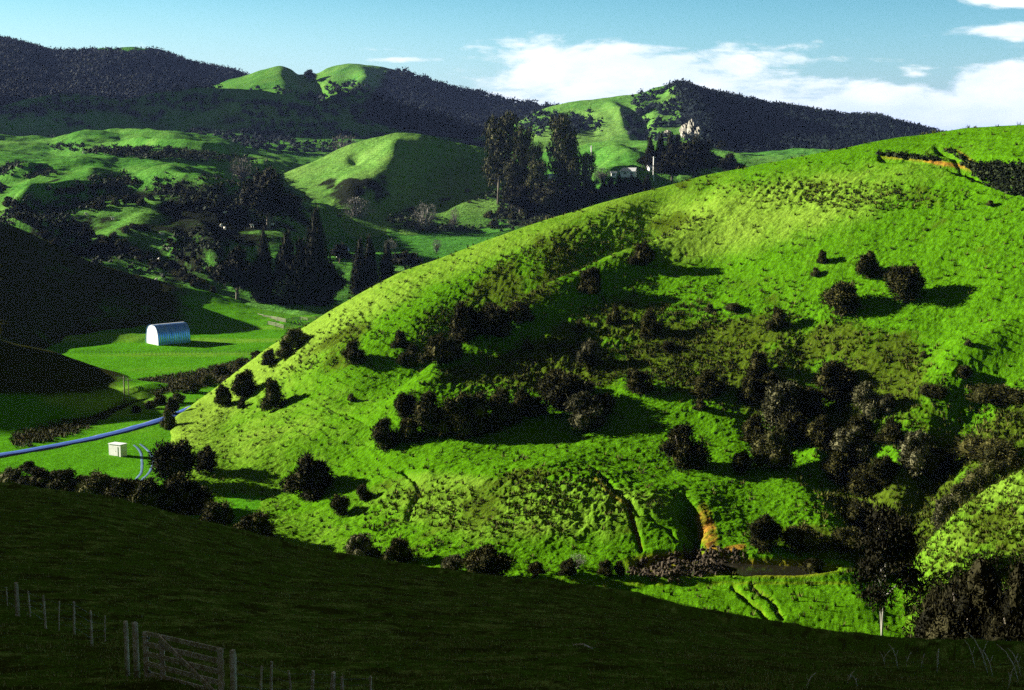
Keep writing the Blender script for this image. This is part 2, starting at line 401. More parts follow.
    h += .22 * (tr - .5) * near_c * (.35 + .65 * sstep(fbm(X, Y, 30, 2, 61), -.25, .25)) * sstep(px, 150, 300)
    return h
def main_cover(X, Y, Z, px, py):
    c = np.zeros(px.shape + (4,), np.float32)
    r = main_rough(px, py)
    n = fbm(X, Y, 14, 4, 71)
    c[..., 1] = np.clip(r + .9 * n * (r > .05) + np.clip(n - .34, 0, 1) * .7, 0, 1)
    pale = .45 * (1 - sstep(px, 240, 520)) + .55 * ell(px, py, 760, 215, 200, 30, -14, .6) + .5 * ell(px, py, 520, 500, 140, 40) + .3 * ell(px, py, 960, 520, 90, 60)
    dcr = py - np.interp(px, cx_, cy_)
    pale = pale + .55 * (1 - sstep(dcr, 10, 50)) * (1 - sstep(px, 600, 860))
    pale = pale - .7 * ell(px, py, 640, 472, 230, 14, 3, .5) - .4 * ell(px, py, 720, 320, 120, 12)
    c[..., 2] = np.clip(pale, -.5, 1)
    s = 1.0 * ell(px, py, 946, 164, 20, 2.2, 8, .3) + .6 * ell(px, py, 968, 159, 14, 2.0, 38, .4) + .7 * ell(px, py, 975, 167, 8, 2, 20, .4)
    s = s + .5 * (1 - sstep(pline(px, py, SCAR1)[0], 1, 2.5))
    wv = 5 * fbm(X, Y, 2.5, 3, 79); s = s + 1.0 * (.55 + .45 * sstep(fbm(X, Y, 1.6, 3, 80), -.1, .2)) * ell(px + wv, py, 707, 530, 9, 25, -14, .3) + .9 * ell(px + wv, py, 733, 549, 12, 4, -15, .3)
    s = s + .85 * (1 - sstep(pline(px, py, [(595, 478), (612, 495), (628, 505), (632, 520), (641, 548)])[0], 1, 2.6)) * .6
    s = s + .5 * ell(px, py, 690, 564, 60, 12, 0, .3) + .5 * ell(px, py, 780, 568, 55, 9)
    s = s + .18 * (1 - sstep(pline(px, py, [(540, 580), (640, 583), (850, 583)])[0], .8, 2.2))
    s = s + .15 * (1 - sstep(pline(px, py, [(733, 586), (742, 596), (760, 608), (768, 622)])[0], 1, 2.5)) + .15 * (1 - sstep(pline(px, py, [(752, 586), (772, 600), (782, 618)])[0], 1, 2.5))
    c[..., 0] = np.clip(s, 0, 1)
    return c
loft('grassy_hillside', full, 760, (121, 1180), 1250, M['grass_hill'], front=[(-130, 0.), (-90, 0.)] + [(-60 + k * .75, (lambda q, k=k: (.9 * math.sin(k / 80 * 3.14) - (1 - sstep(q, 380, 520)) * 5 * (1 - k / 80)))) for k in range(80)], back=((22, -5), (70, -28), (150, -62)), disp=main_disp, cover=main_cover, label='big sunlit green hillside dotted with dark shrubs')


# ---- steep little knoll at the right edge
loft('grassy_knoll', {905: [(640, 128), (610, 138), (580, 147)], 930: [(680, 118), (620, 132), (548, 149)], 960: [(700, 113), (620, 129), (513, 151)], 1000: [(700, 113), (600, 130), (486, 151)], 1060: [(700, 113), (600, 128), (452, 151)], 1250: [(700, 113), (600, 128), (420, 151)]},
     260, (905, 1180), 300, M['grass_hill'], front=((-20, -3), (-8, -1)), back=((6, -1.5), (22, -13), (40, -30)),
     disp=lambda X, Y, Z, px, py: .8 * fbm(X, Y, 7, 3, 5) + .42 * fbm(X, Y, 1.3, 3, 6) + .12 * fbm(X, Y, .5, 2, 7),
     cover=lambda X, Y, Z, px, py: np.stack([0 * px, .35 * ell(px, py, 1000, 545, 60, 40) + .3 + .6 * fbm(X, Y, 4, 3, 8), .5 + 0 * px, 0 * px], -1), label='small steep sunlit knoll at the right edge')

# ---- near shaded slope
FGC = [(-700, 470, 150), (-300, 470, 150), (0, 487, 128), (60, 494, 126), (100, 500, 124), (200, 525, 118), (300, 552, 112), (340, 560, 109), (420, 573, 104), (500, 584, 99), (560, 591, 95), (640, 606, 90), (700, 620, 86), (760, 634, 82), (850, 650, 74), (900, 656, 70), (1024, 662, 62), (1400, 668, 60), (1700, 668, 60)]
FG = {}
gp = [0.0, .04, .1, .2, .3, .42, .56, .72, .87, 1.0]
for (p, cy, Yc) in FGC:
    col = []
    for k, g in enumerate(gp):
        Yk = 30 + (Yc - 30) * g ** 1.25
        b0 = 700; pyk = b0 + (cy - b0) * (1 - (1 - g) ** 1.45)
        col.append((pyk, Yk))
    FG[p] = col
def cf(crest, a=1, b=16):
    cx, cy = np.array([(c[0], c[1]) for c in crest], float).T
    return lambda px, py: sstep(py - np.interp(px, cx, cy), a, b)
def near_disp(X, Y, Z, px, py):
    return .35 * fbm(X, Y, 14, 3, 2) + .10 * fbm(X, Y, 2.2, 3, 4) + .05 * fbm(X, Y, .6, 3, 5) + .03 * np.sin((Z + .5 * fbm(X, Y, 8, 2, 9)) * 9)
loft('near_slope', FG, 420, (-650, 1650), 900, M['grass_near'], front=((-28.6, 9.8), (-26, 9.0), (-20, 6.5), (-10, 3.2)), back=((14, -6.5), (40, -30), (70, -40)), disp=near_disp,
     cover=lambda X, Y, Z, px, py: np.stack([0 * px, np.clip(.35 + 1.2 * fbm(X, Y * 1.4, 2.5, 5, 6, .8), 0, 1), .15 + 1.1 * fbm(X, Y * 1.5, 2.2, 5, 5, .8), 0 * px], -1), label='near grass slope lying in shade')

# ---- shaded spur at the left, far side of the flat
def spur_disp(X, Y, Z, px, py): return .8 * fbm(X, Y, 26, 3, 3) + .25 * fbm(X, Y, 5, 3, 4)
def spur_cov(X, Y, Z, px, py): return np.stack([0 * px, np.clip(1.0 - .85 * sstep(px, 150, 230) + .4 * fbm(X, Y, 20, 4, 5), 0, 1), .2 + 0 * px, 0 * px], -1)  # dark cover paints the spur's shade into its colour
loft('shaded_spur', {-700: [(420, 300), (330, 340), (215, 400)], -300: [(400, 320), (300, 390), (205, 470)], -100: [(372, 380), (300, 430), (208, 495)], 0: [(352, 400), (300, 440), (222, 500)], 60: [(335, 440), (300, 460), (247, 508)], 100: [(326, 455), (300, 475), (266, 512)], 160: [(322, 470), (300, 490), (281, 518)], 200: [(321, 478), (308, 495), (291, 522)], 260: [(321, 478), (314, 495), (306, 528)], 300: [(321, 478), (318, 490), (315, 532)], 340: [(322, 478), (320, 490), (319, 532)]},
     160, (-690, 335), 420, M['grass_valley'], front=((-12, -1.5), (-4, -.6)), back=((12, -2), (60, -22), (90, -32)), disp=spur_disp, cover=spur_cov, label='shaded spur sloping down behind the barn flat')
loft('shaded_toe', {-700: [(470, 250), (400, 280), (250, 330)], -200: [(455, 262), (400, 285), (268, 340)], -60: [(438, 280), (390, 305), (312, 345)], 0: [(428, 292), (385, 318), (341, 350)], 50: [(412, 308), (390, 325), (353, 356)], 100: [(397, 325), (388, 338), (369, 362)], 130: [(388, 338), (384, 346), (377, 364)], 150: [(384, 346), (383, 352), (381, 364)], 170: [(385, 350), (384.5, 355), (384, 364)]},  # off-frame end raised so that its shadow reaches further down
     110, (-690, 168), 360, M['grass_valley'], front=((-12, -1.5), (-4, -.8)), back=((12, -1.5), (40, -14), (60, -20)), disp=lambda X, Y, Z, px, py: .5 * fbm(X, Y, 20, 3, 7) + .15 * fbm(X, Y, 4, 3, 8), cover=lambda X, Y, Z, px, py: np.stack([0 * px, np.clip(1.1 * ell(px, py, 20, 366, 105, 28, 4) + .15, 0, 1), .55 * ell(px, py, 105, 398, 60, 14) + .1, 0 * px], -1), label='low shaded rise between the road and the barn flat')  # dark cover paints the shade, paler patch the sunlit strip

# ---- middle distance
MG = {
 -200: [(308, 515), (240, 600), (190, 700), (165, 850), (145, 1050)],
 0: [(308, 515), (250, 575), (215, 640), (185, 720), (165, 820), (150, 960), (138, 1080)],
 100: [(308, 515), (245, 590), (205, 655), (180, 720), (163, 820), (150, 960), (140, 1080)],
 200: [(308, 520), (260, 572), (225, 620), (190, 690), (170, 780), (155, 920), (147, 1050)],
 280: [(309, 520), (285, 555), (240, 620), (205, 700), (185, 800), (165, 950), (155, 1050)],
 370: [(309, 520), (290, 555), (262, 610), (237, 700), (222, 735), (200, 780), (180, 900), (165, 1050)],
 460: [(309, 520), (290, 555), (262, 610), (237, 700), (222, 735), (200, 775), (180, 900), (163, 1050)],
 540: [(309, 520), (262, 610), (232, 690), (205, 740), (180, 830), (160, 950), (150, 1050)],
 620: [(309, 520), (262, 610), (225, 680), (195, 720), (173, 750), (160, 820), (150, 920), (143, 1050)],
 680: [(309, 520), (262, 610), (225, 680), (195, 720), (175, 750), (163, 800), (155, 900), (147, 1050)],
 760: [(309, 520), (262, 610), (225, 680), (190, 720), (178, 780), (168, 850), (160, 950), (152, 1050)],
 950: [(309, 520), (262, 610), (225, 680), (190, 720), (178, 780), (168, 850), (160, 950), (152, 1050)],
}
def scarp(px, py, pts, A, wd=1.2, L=14, X_=0, Y_=0):
    xs, ys = np.array(pts, float).T
    s_ = np.interp(px, xs, ys) - py                     # pixels above the line
    e = sstep(px, xs[0] - 14, xs[0] + 24) * (1 - sstep(px, xs[-1] - 26, xs[-1] + 14))
    py = py + 2.5 * fbm(X_, Y_, 45, 3, 44)
    return A * e * sstep(s_, -wd, wd) * np.exp(-np.maximum(s_, 0) / L)
SCARPS = [([(62, 150), (110, 152), (160, 158), (238, 164)], 7.5, 1.4, 7), ([(0, 182), (30, 182), (48, 176)], 6, 1.5, 8), ([(10, 214), (60, 202), (110, 192)], 8, 3.5, 14), ([(135, 184), (170, 188), (240, 205), (300, 212)], 6, 3, 14),
          ([(168, 250), (190, 262), (240, 285)], 6, 3, 12), ([(0, 232), (30, 240), (60, 250)], 8, 2.5, 14), ([(238, 166), (275, 172), (285, 175)], 5, 2, 8), ([(575, 182), (600, 184), (640, 170)], 5, 1.5, 5), ([(640, 150), (655, 152), (700, 156)], 3, 1, 4),
          ([(330, 262), (360, 264), (430, 262)], 2.5, 1.2, 6)]
def mid_disp(X, Y, Z, px, py):
    h = 1.5 * sum(scarp(px, py, *(list(a) + [1.2, 14][len(a) - 2:]), X, Y) for a in SCARPS)
    h = h + 6.5 * fbm(X, Y, 62, 4, 4, .45) * (1 - ell(px, py, 420, 248, 140, 15, 0, .4)) + .6 * fbm(X, Y, 14, 4, 5)
    rg = [([(20, 190), (70, 170), (150, 165), (235, 170)], 8, 5), ([(60, 146), (120, 141), (170, 147), (240, 150)], 5, 7), ([(172, 188), (150, 215), (120, 240), (90, 258)], 15, 3.2), ([(195, 225), (215, 250), (213, 280)], 9, 2.6),
          ([(60, 205), (100, 190), (160, 182)], 6, -4.5), ([(0, 160), (60, 153), (100, 155), (200, 157)], 5, -4), ([(182, 222), (190, 245), (175, 285)], 10, -3), ([(35, 250), (70, 225), (110, 215)], 8, -3), ([(240, 220), (280, 200), (320, 195)], 8, -3),
          ([(590, 160), (620, 158), (650, 162)], 5, 5), ([(480, 205), (495, 198), (515, 195)], 5, 3)]
    for (p, wd, a) in rg: h = h + ridge(px, py, p, wd, a)
    return h
def mid_cov(X, Y, Z, px, py):
    n = fbm(X, Y, 30, 4, 9)
    flat = ell(px, py, 420, 248, 140, 15, 0, .4)
    r = np.clip(.55 * ell(px, py, 120, 240, 150, 60) + 1.1 * n + .8 * ell(px, py, 470, 210, 110, 25) + .6 * ell(px, py, 250, 215, 90, 40), 0, 1) * (1 - flat)  # rough growth, also placed to darken banks lying in shade
    return np.stack([0 * px, r, .35 + 0 * px - .3 * flat, 0 * px], -1)
loft('valley_hills', MG, 620, (-180, 940), 900, M['grass_far'], front=((-30, -4),), back=((60, -4), (200, -20), (400, -60)), disp=mid_disp, cover=mid_cov, label='broken green hills and meadow of the middle distance')
KNC = [(262, 181), (285, 173), (320, 158), (350, 145), (380, 136), (400, 132.5), (420, 134), (450, 141), (480, 147), (510, 160), (545, 178)]
loft('round_knoll', {262: [(200, 750), (190, 790), (181, 830)], 285: [(200, 750), (188, 790), (173, 835)], 320: [(203, 745), (182, 790), (158, 845)], 350: [(205, 742), (176, 790), (145, 850)], 380: [(206, 740), (172, 785), (136, 850)], 400: [(206, 740), (172, 783), (132.5, 850)], 420: [(206, 745), (172, 790), (134, 850)], 450: [(206, 750), (176, 800), (141, 850)], 480: [(206, 750), (178, 800), (147, 850)], 510: [(206, 750), (184, 800), (160, 850)], 545: [(206, 750), (190, 800), (178, 850)]},
     260, (262, 545), 420, M['grass_far'], front=((-40, -14), (-15, -5)), back=((20, -3), (80, -28), (140, -45)),
     disp=lambda X, Y, Z, px, py: (ridge(px, py, [(394, 150), (390, 165), (380, 178), (352, 190)], 15, 5.0, False) - ridge(px, py, [(352, 152), (360, 165)], 8, 3.5) - ridge(px, py, [(445, 165), (430, 182), (400, 198)], 24, 6, False)) * cf(KNC)(px, py) + .8 * fbm(X, Y, 20, 3, 5),
     cover=lambda X, Y, Z, px, py: np.stack([0 * px, np.clip(.9 * ell(px, py, 350, 190, 50, 16) + 1.2 * fbm(X, Y, 16, 3, 7) - .2, 0, 1), .55 + 0 * px, 0 * px], -1), label='round sunlit knoll in the middle of the valley')

# ---- hills behind
def crest_cols(crest, base_py, Yb, Yc, mid=.5, mk=.42):
    return {p: [(base_py, Yb), (base_py + (cy - base_py) * mk, Yb + (Yc - Yb) * mid), (cy, Yc)] for p, cy in crest}
def far_disp(amp, wl, s):
    return lambda X, Y, Z, px, py: amp * fbm(X, Y, wl, 5, s, .5) * sstep(-py, -400, -60)
CR = [(-300, 125), (-100, 116), (0, 107), (30, 100), (55, 95), (75, 93.5), (100, 97), (125, 100), (150, 97), (180, 91), (205, 88), (230, 88), (255, 90), (285, 96), (320, 104), (360, 116), (420, 132), (470, 140)]
loft('rolling_hills', crest_cols(CR, 152, 1120, 1500),
     220, (-290, 465), 500, M['grass_far'], front=((-60, -15),), back=((60, -6), (250, -60)), disp=lambda X, Y, Z, px, py: far_disp(9, 160, 3)(X, Y, Z, px, py) + ridge(px, py, [(-20, 124), (30, 120), (75, 115), (110, 118), (150, 122)], 5, 11) - ridge(px, py, [(0, 130), (100, 126), (160, 128)], 5, 8) + ridge(px, py, [(180, 118), (230, 112), (290, 120), (340, 132)], 6, 12) + ridge(px, py, [(130, 108), (160, 118), (180, 130)], 8, -9),
     cover=lambda X, Y, Z, px, py: np.stack([0 * px, np.clip(.1 + 1.5 * fbm(X, Y, 80, 4, 2), 0, 1) * (1 - .9 * ell(px, py, 245, 94, 28, 7)), .35 + 0 * px, 0 * px], -1), label='shaded rolling hills below the bush ridge')  # sunlit patch near the crest painted by thinning the dark cover
CR = [(-900, 10), (-500, 14), (-200, 26), (-60, 36), (0, 39), (12, 40), (30, 45), (60, 52), (90, 51), (105, 47.5), (130, 47.5), (150, 51), (175, 59), (200, 66), (225, 71), (250, 77), (300, 90), (380, 108), (450, 130)]
loft('bush_ridge', crest_cols(CR, 128, 1850, 2600),
     200, (-880, 445), 520, M['grass_far'], front=((-60, -15),), back=((100, -10), (600, -150)), disp=far_disp(14, 260, 8),
     cover=lambda X, Y, Z, px, py: np.stack([0 * px, 1 - .95 * ell(px, py, 125, 47, 50, 4), .2 + 0 * px, 0 * px], -1), label='dark bush covered ridge on the left skyline')
CR = [(150, 110), (215, 86), (235, 78), (250, 73.5), (265, 69), (280, 66), (290, 70), (300, 77), (315, 77), (328, 72), (340, 68), (350, 66.5), (365, 67), (385, 69), (405, 74), (430, 82), (460, 92), (490, 99), (520, 103), (545, 106), (570, 110), (600, 117), (650, 128), (720, 140)]
cfr = cf(CR, 0, 14)
loft('grass_topped_ridge', crest_cols(CR, 150, 1350, 2050),
     220, (150, 720), 520, M['grass_far'], front=((-60, -15),), back=((80, -10), (500, -120)),
     disp=lambda X, Y, Z, px, py: far_disp(10, 200, 14)(X, Y, Z, px, py) + (ridge(px, py, [(362, 74), (366, 84), (352, 98), (330, 110)], 10, 12, False) - ridge(px, py, [(312, 84), (320, 95), (300, 108)], 10, 8, False)) * cfr(px, py),
     cover=lambda X, Y, Z, px, py: np.stack([0 * px, np.clip(sstep(px + (py - 70) * .4, 372, 395) + .5 * sstep(py, 82, 100) + .5 * fbm(X, Y, 60, 3, 4), 0, 1), .4 + 0 * px, 0 * px], -1), label='skyline ridge with sunlit grass top and dark flank')
CR = [(430, 150), (500, 130), (535, 112), (550, 107), (570, 102.5), (600, 96.5), (630, 91.5), (645, 89), (655, 85), (668, 83.5), (685, 86), (700, 89.5), (720, 94), (740, 100), (765, 106.5), (800, 112), (840, 119), (870, 122), (900, 127), (925, 132), (980, 142)]
cfr = cf(CR, 0, 14)
loft('cliff_hill', crest_cols(CR, 160, 1080, 1500),
     240, (435, 975), 660, M['grass_far'], front=((-60, -15),), back=((60, -8), (400, -120)),
     disp=lambda X, Y, Z, px, py: far_disp(6, 120, 17)(X, Y, Z, px, py) + (ridge(px, py, [(680, 95), (690, 108), (700, 125), (706, 145)], 14, 14, False) - ridge(px, py, [(622, 112), (640, 125), (650, 140)], 9, 10) - ridge(px, py, [(560, 108), (585, 122), (600, 132)], 8, 5) + ridge(px, py, [(605, 103), (620, 114), (628, 130)], 7, 6)) * cfr(px, py),
     cover=lambda X, Y, Z, px, py: np.stack([0 * px, np.clip(sstep(px - (py - 90) * .3, 668, 690) + .45 * ell(px, py, 665, 120, 40, 30) + .3 * fbm(X, Y, 40, 3, 4), 0, 1), .5 + 0 * px, 0 * px], -1), label='craggy hill half green and half dark forest')
loft('distant_ridge', crest_cols([(700, 120), (750, 110), (765, 108.5), (800, 113), (830, 118), (850, 119), (865, 118), (885, 121), (892, 125), (910, 126.5), (925, 129), (960, 136), (1030, 150)], 150, 1600, 2300),
     80, (705, 1025), 240, M['grass_far'], front=((-60, -15),), back=((100, -10), (400, -80)), disp=far_disp(8, 150, 21),
     cover=lambda X, Y, Z, px, py: np.stack([0 * px, .2 + .6 * (px < 888) + 0 * px, .5 + 0 * px, 0 * px], -1), label='low distant ridge behind the big hill')

# ---- unseen hills added to cast shade, one on the near slope, one up the valley
def shade_hill(name, f, x0, x1, y0, y1, n, label):
    X, Y = np.meshgrid(np.linspace(x0, x1, n), np.linspace(y0, y1, n))
    Z = f(X, Y); idx = np.arange(n * n).reshape(n, n)
    Fc = np.stack([idx[:-1, :-1], idx[:-1, 1:], idx[1:, 1:], idx[1:, :-1]], -1).reshape(-1, 4)
    cov = np.zeros((n * n, 4), np.float32); cov[:, 1] = .4; cov[:, 2] = .3
    tag(link(name, mesh_np(name, np.stack([X, Y, Z], -1).reshape(-1, 3), Fc, M['grass_far'], True, cov)), label, kind='structure')
def sh1(X, Y):
    xr = -215
    end = 1 - sstep(Y, 150, 240)
    return -62 + (165 * np.exp(-((X - xr) / 80) ** 2) * end * (1 - .5 * sstep(-Y, 60, 300))) + 3 * fbm(X, Y, 50, 4, 3)
shade_hill('shade_hill', sh1, -480, -30, -320, 270, 140, 'unseen hill added beside the viewpoint to shade the near slope')
def sh2(X, Y):
    return -62 + 430 * np.exp(-((X + 1060) / 270) ** 2 - (np.maximum(0, np.abs(Y - 1880) - 210) / 185) ** 2) + 14 * fbm(X, Y, 220, 5, 6)
shade_hill('shade_hill', sh2, -2300, -640, 1200, 2800, 160, 'unseen hill added up the valley to shade the rolling hills')

# ------------------------------------------------------------------ plants
def leaf_material(name, c1, c2, c3, sc=.9):
    m, t, b = material(name)
    oi = t.new('ShaderNodeObjectInfo'); tcn = t.new('ShaderNodeNewGeometry')
    n = t.noise(tcn.outputs['Position'], sc, 3, .6)
    ri = tcn.outputs['Random Per Island'] if 'Random Per Island' in tcn.outputs else oi.outputs['Random']
    f = t.m('ADD', t.m('MULTIPLY', n, .6), t.m('MULTIPLY', ri, .5))
    col = t.mix(t.ramp(f, .3, .8), c1, c2)
    col = t.mix(t.m('MULTIPLY', t.ramp(ri, .55, 1.0), .8), col, c3)
    vv = t.ramp(oi.outputs['Random'], 0, 1, .75, 1.2); vc = t.new('ShaderNodeCombineXYZ')
    for i in range(3): t.l.new(vv, vc.inputs[i])
    col = t.mix(1.0, col, vc.outputs[0], 'MULTIPLY')
    t.l.new(col, b.inputs['Base Color']); b.inputs['Roughness'].default_value = .8; b.inputs['Specular IOR Level'].default_value = .05
    return m
def flat_material(name, c1, c2, sc=3, rough=.8, metal=0, bump=0, spec=.3):
    m, t, b = material(name)
    tcn = t.new('ShaderNodeTexCoord'); n = t.noise(tcn.outputs['Object'], sc, 4, .65)
    t.l.new(t.mix(t.ramp(n, .3, .7), c1, c2), b.inputs['Base Color'])
    b.inputs['Roughness'].default_value = rough; b.inputs['Metallic'].default_value = metal; b.inputs['Specular IOR Level'].default_value = spec
    if bump:
        bp = t.new('ShaderNodeBump'); bp.inputs['Strength'].default_value = bump; bp.inputs['Distance'].default_value = .03
        t.l.new(n, bp.inputs['Height']); t.l.new(bp.outputs[0], b.inputs['Normal'])
    return m
M['scrub'] = leaf_material('scrub', (0.011, 0.013, 0.003), (0.043, 0.043, 0.010), (0.11, 0.105, 0.028))
M['olive_leaf'] = leaf_material('olive_leaf', (0.030, 0.038, 0.008), (0.085, 0.085, 0.025), (0.16, 0.15, 0.06))
M['grey_leaf'] = leaf_material('grey_leaf', (0.025, 0.027, 0.011), (0.075, 0.075, 0.032), (0.17, 0.165, 0.085))
M['white_leaf'] = leaf_material('white_leaf', (0.10, 0.095, 0.08), (0.22, 0.21, 0.18), (0.38, 0.36, 0.32))
M['pine_leaf'] = leaf_material('pine_leaf', (0.020, 0.024, 0.008), (0.075, 0.078, 0.028), (0.13, 0.13, 0.055), .4)
M['dark_leaf'] = leaf_material('dark_leaf', (0.008, 0.010, 0.004), (0.020, 0.022, 0.008), (0.04, 0.04, 0.015), .4)
M['bush_leaf'] = leaf_material('bush_leaf', (0.010, 0.016, 0.007), (0.030, 0.045, 0.016), (0.06, 0.08, 0.03), .05)
M['rush'] = leaf_material('rush', (0.020, 0.035, 0.004), (0.095, 0.115, 0.015), (0.20, 0.19, 0.05), 1.2)
M['blade'] = leaf_material('blade', (0.10, 0.13, 0.012), (0.28, 0.30, 0.06), (0.50, 0.48, 0.22), .7)
M['far_bush'] = leaf_material('far_bush', (0.003, 0.007, 0.009), (0.007, 0.014, 0.014), (0.014, 0.024, 0.018), .03)  # darkened and blued to put ridge shade and haze into the colour
M['dark_scrub'] = leaf_material('dark_scrub', (0.006, 0.006, 0.002), (0.016, 0.015, 0.005), (0.045, 0.042, 0.016))
M['bark'] = flat_material('bark', (0.10, 0.08, 0.06), (0.22, 0.19, 0.15), 4, bump=.5)
M['pale_bark'] = flat_material('pale_bark', (0.24, 0.23, 0.19), (0.44, 0.42, 0.37), 3, bump=.3)
M['straw'] = flat_material('straw', (0.70, 0.66, 0.52), (0.88, 0.85, 0.74), 3)

def leaves(rng, P, N, size, elong=2.2, jit=.7):
    """one pointed leaf-spray triangle per point, roughly along N"""
    n = len(P)
    D = N + rng.normal(0, jit, (n, 3)); D /= np.linalg.norm(D, axis=1)[:, None] + 1e-9
    R = rng.normal(0, 1, (n, 3)); S = np.cross(D, R); S /= np.linalg.norm(S, axis=1)[:, None] + 1e-9
    sz = size * rng.uniform(.6, 1.4, n)[:, None]
    V = np.stack([P - S * sz * .5, P + S * sz * .5, P + D * sz * elong], 1).reshape(-1, 3)
    return V, np.arange(3 * n).reshape(-1, 3)
def blob(c, r, nu=12, nv=8, rng=None, amp=.12):
    th = np.linspace(0, math.pi, nv + 1); ph = np.linspace(0, 2 * math.pi, nu, endpoint=False)
    T, Pp = np.meshgrid(th, ph, indexing='ij')
    k = 1 + (rng.uniform(-amp, amp, T.shape) if rng is not None else 0)
    V = np.stack([c[0] + r[0] * k * np.sin(T) * np.cos(Pp), c[1] + r[1] * k * np.sin(T) * np.sin(Pp), c[2] + r[2] * k * np.cos(T)], -1).reshape(-1, 3)
    idx = np.arange((nv + 1) * nu).reshape(nv + 1, nu); b = np.roll(idx, -1, 1)
    q = np.stack([idx[:-1], idx[1:], b[1:], b[:-1]], -1).reshape(-1, 4)
    return V, np.vstack([q[:, [0, 1, 2]], q[:, [0, 2, 3]]])
def merge(parts):
    Vs, Fs, o = [], [], 0
    for V, Fc in parts: Vs.append(V); Fs.append(Fc + o); o += len(V)
    return np.vstack(Vs), np.vstack(Fs)
def tube(pts, rad, n=7):
    pts = [Vector(p) for p in pts]; V = []
    for i, p in enumerate(pts):
        d = (pts[min(i + 1, len(pts) - 1)] - pts[max(i - 1, 0)]).normalized()
        a = d.orthogonal().normalized(); b = d.cross(a)
        if i and a.dot(pa) < 0: a = -a; b = -b
        pa = a
        for k in range(n):
            t = 2 * math.pi * k / n; V.append(p + (a * math.cos(t) + b * math.sin(t)) * rad[i])
    V = np.array([tuple(v) for v in V]); Fs = []
    for i in range(len(pts) - 1):
        for k in range(n):
            a0, a1 = i * n + k, i * n + (k + 1) % n; Fs += [(a0, a1, a1 + n), (a0, a1 + n, a0 + n)]
    m = len(pts) - 1
    for k in range(1, n - 1): Fs.append((m * n, m * n + k, m * n + k + 1)); Fs.append((0, k + 1, k))
    return V, np.array(Fs)
def crown(seed, lobes, n, size, elong=2.2, jit=.7, core=.8, up=.25):
    rng = np.random.default_rng(seed); parts = []
    vol = np.array([r[0] * r[1] + r[0] * r[2] for _, r in lobes]); vol = vol / vol.sum()
    for (c, r), v in zip(lobes, vol):
        k = int(n * v); D = rng.normal(0, 1, (k, 3)); D /= np.linalg.norm(D, axis=1)[:, None]
        bump = 1 + .16 * np.sin(D[:, 0] * 5 + seed) * np.cos(D[:, 1] * 6 + 1.3 * seed) + .12 * np.sin(D[:, 2] * 9 + seed) + rng.uniform(-.05, .16, k)
        rr = rng.uniform(.68, 1.0, k) ** .8 * bump
        P = np.array(c) + D * np.array(r) * rr[:, None]
        N = D / np.array(r); N /= np.linalg.norm(N, axis=1)[:, None]; N[:, 2] += up
        parts.append(leaves(rng, P, N, size, elong, jit))
        if core: parts.append(blob(c, [q * core * .93 for q in r], 12, 8, rng))
    V, Fc = merge(parts)
    V[:, 2] = np.maximum(V[:, 2], .02)
    return V, Fc
def trunk(seed, h, r, limbs, spread, top=.6):
    rng = random.Random(seed)
    parts = [tube([(0, 0, -.15 * h * .3), (rng.uniform(-.03, .03) * h, 0, .3 * h), (rng.uniform(-.05, .05) * h, rng.uniform(-.05, .05) * h, top * h)], [r * 1.2, r * .85, r * .5])]
    for k in range(limbs):
        a = k * 2.4 + rng.uniform(0, 1); z0 = h * rng.uniform(.15, .45)
        e = (math.cos(a) * spread * rng.uniform(.5, .9), math.sin(a) * spread * rng.uniform(.5, .9), h * rng.uniform(.55, .9))
        parts.append(tube([(0, 0, z0), (e[0] * .5, e[1] * .5, (z0 + e[2]) * .5), e], [r * .6, r * .4, r * .18], 5))
    return merge(parts)

PROTO = {}
def proto(kind, i, name, crown_vf, trunk_vf, leafm, barkm='bark', crown_name='crown'):
    cm = mesh_np(crown_name, *crown_vf, M[leafm], False); tm = mesh_np('trunk', *trunk_vf, M[barkm], True) if trunk_vf is not None else None
    PROTO.setdefault(kind, []).append((name, cm, tm, crown_name))
rg_ = random.Random(5)
def shrub_lobes(s, k, flat=1.0, rx=.95):
    r = random.Random(s); L = [((0, 0, .75 * flat), (.58 * rx, .58 * rx, .80 * flat))]
    for q in range(k):
        a = q * 6.283 / k + r.uniform(-.5, .5); z = r.uniform(.3, 1.2); d = r.uniform(.40, .78) * (1.15 - .45 * z)
        R_ = r.uniform(.30, .46); L.append(((math.cos(a) * d, math.sin(a) * d, z * flat), (R_, R_, R_ * r.uniform(.8, 1.2) * flat)))
    for q in range(5):
        a = r.uniform(0, 6.28); e = r.uniform(.1, .42); L.append(((math.cos(a) * e, math.sin(a) * e, r.uniform(1.2, 1.62 - e * .5) * flat), (.22, .22, r.uniform(.2, .34))))
    return L
for i in range(6):
    proto('shrub', i, 'shrub', crown(i, shrub_lobes(i, 5 + i % 3), 7500, .042, 2.6, .6), trunk(i, 1.6, .07, 5, .6), 'scrub')
for i in range(3):
    proto('grey', i, 'shrub', crown(20 + i, shrub_lobes(20 + i, 6), 6500, .042, 2.3, .7), trunk(20 + i, 1.6, .06, 5, .6), 'grey_leaf')
    proto('olive', i, 'shrub', crown(30 + i, shrub_lobes(30 + i, 6), 6500, .042, 2.3, .7), trunk(30 + i, 1.6, .06, 5, .6), 'olive_leaf')
    proto('low', i, 'shrub', crown(40 + i, [((x * .5 - .5, rg_.uniform(-.2, .2), .7), (.5, .55, rg_.uniform(.8, 1.2))) for x in range(3)] + [((0, .3, .6), (.7, .5, .8))], 6000, .044, 2.4, .6), trunk(40 + i, 1.4, .05, 5, .7), 'scrub')
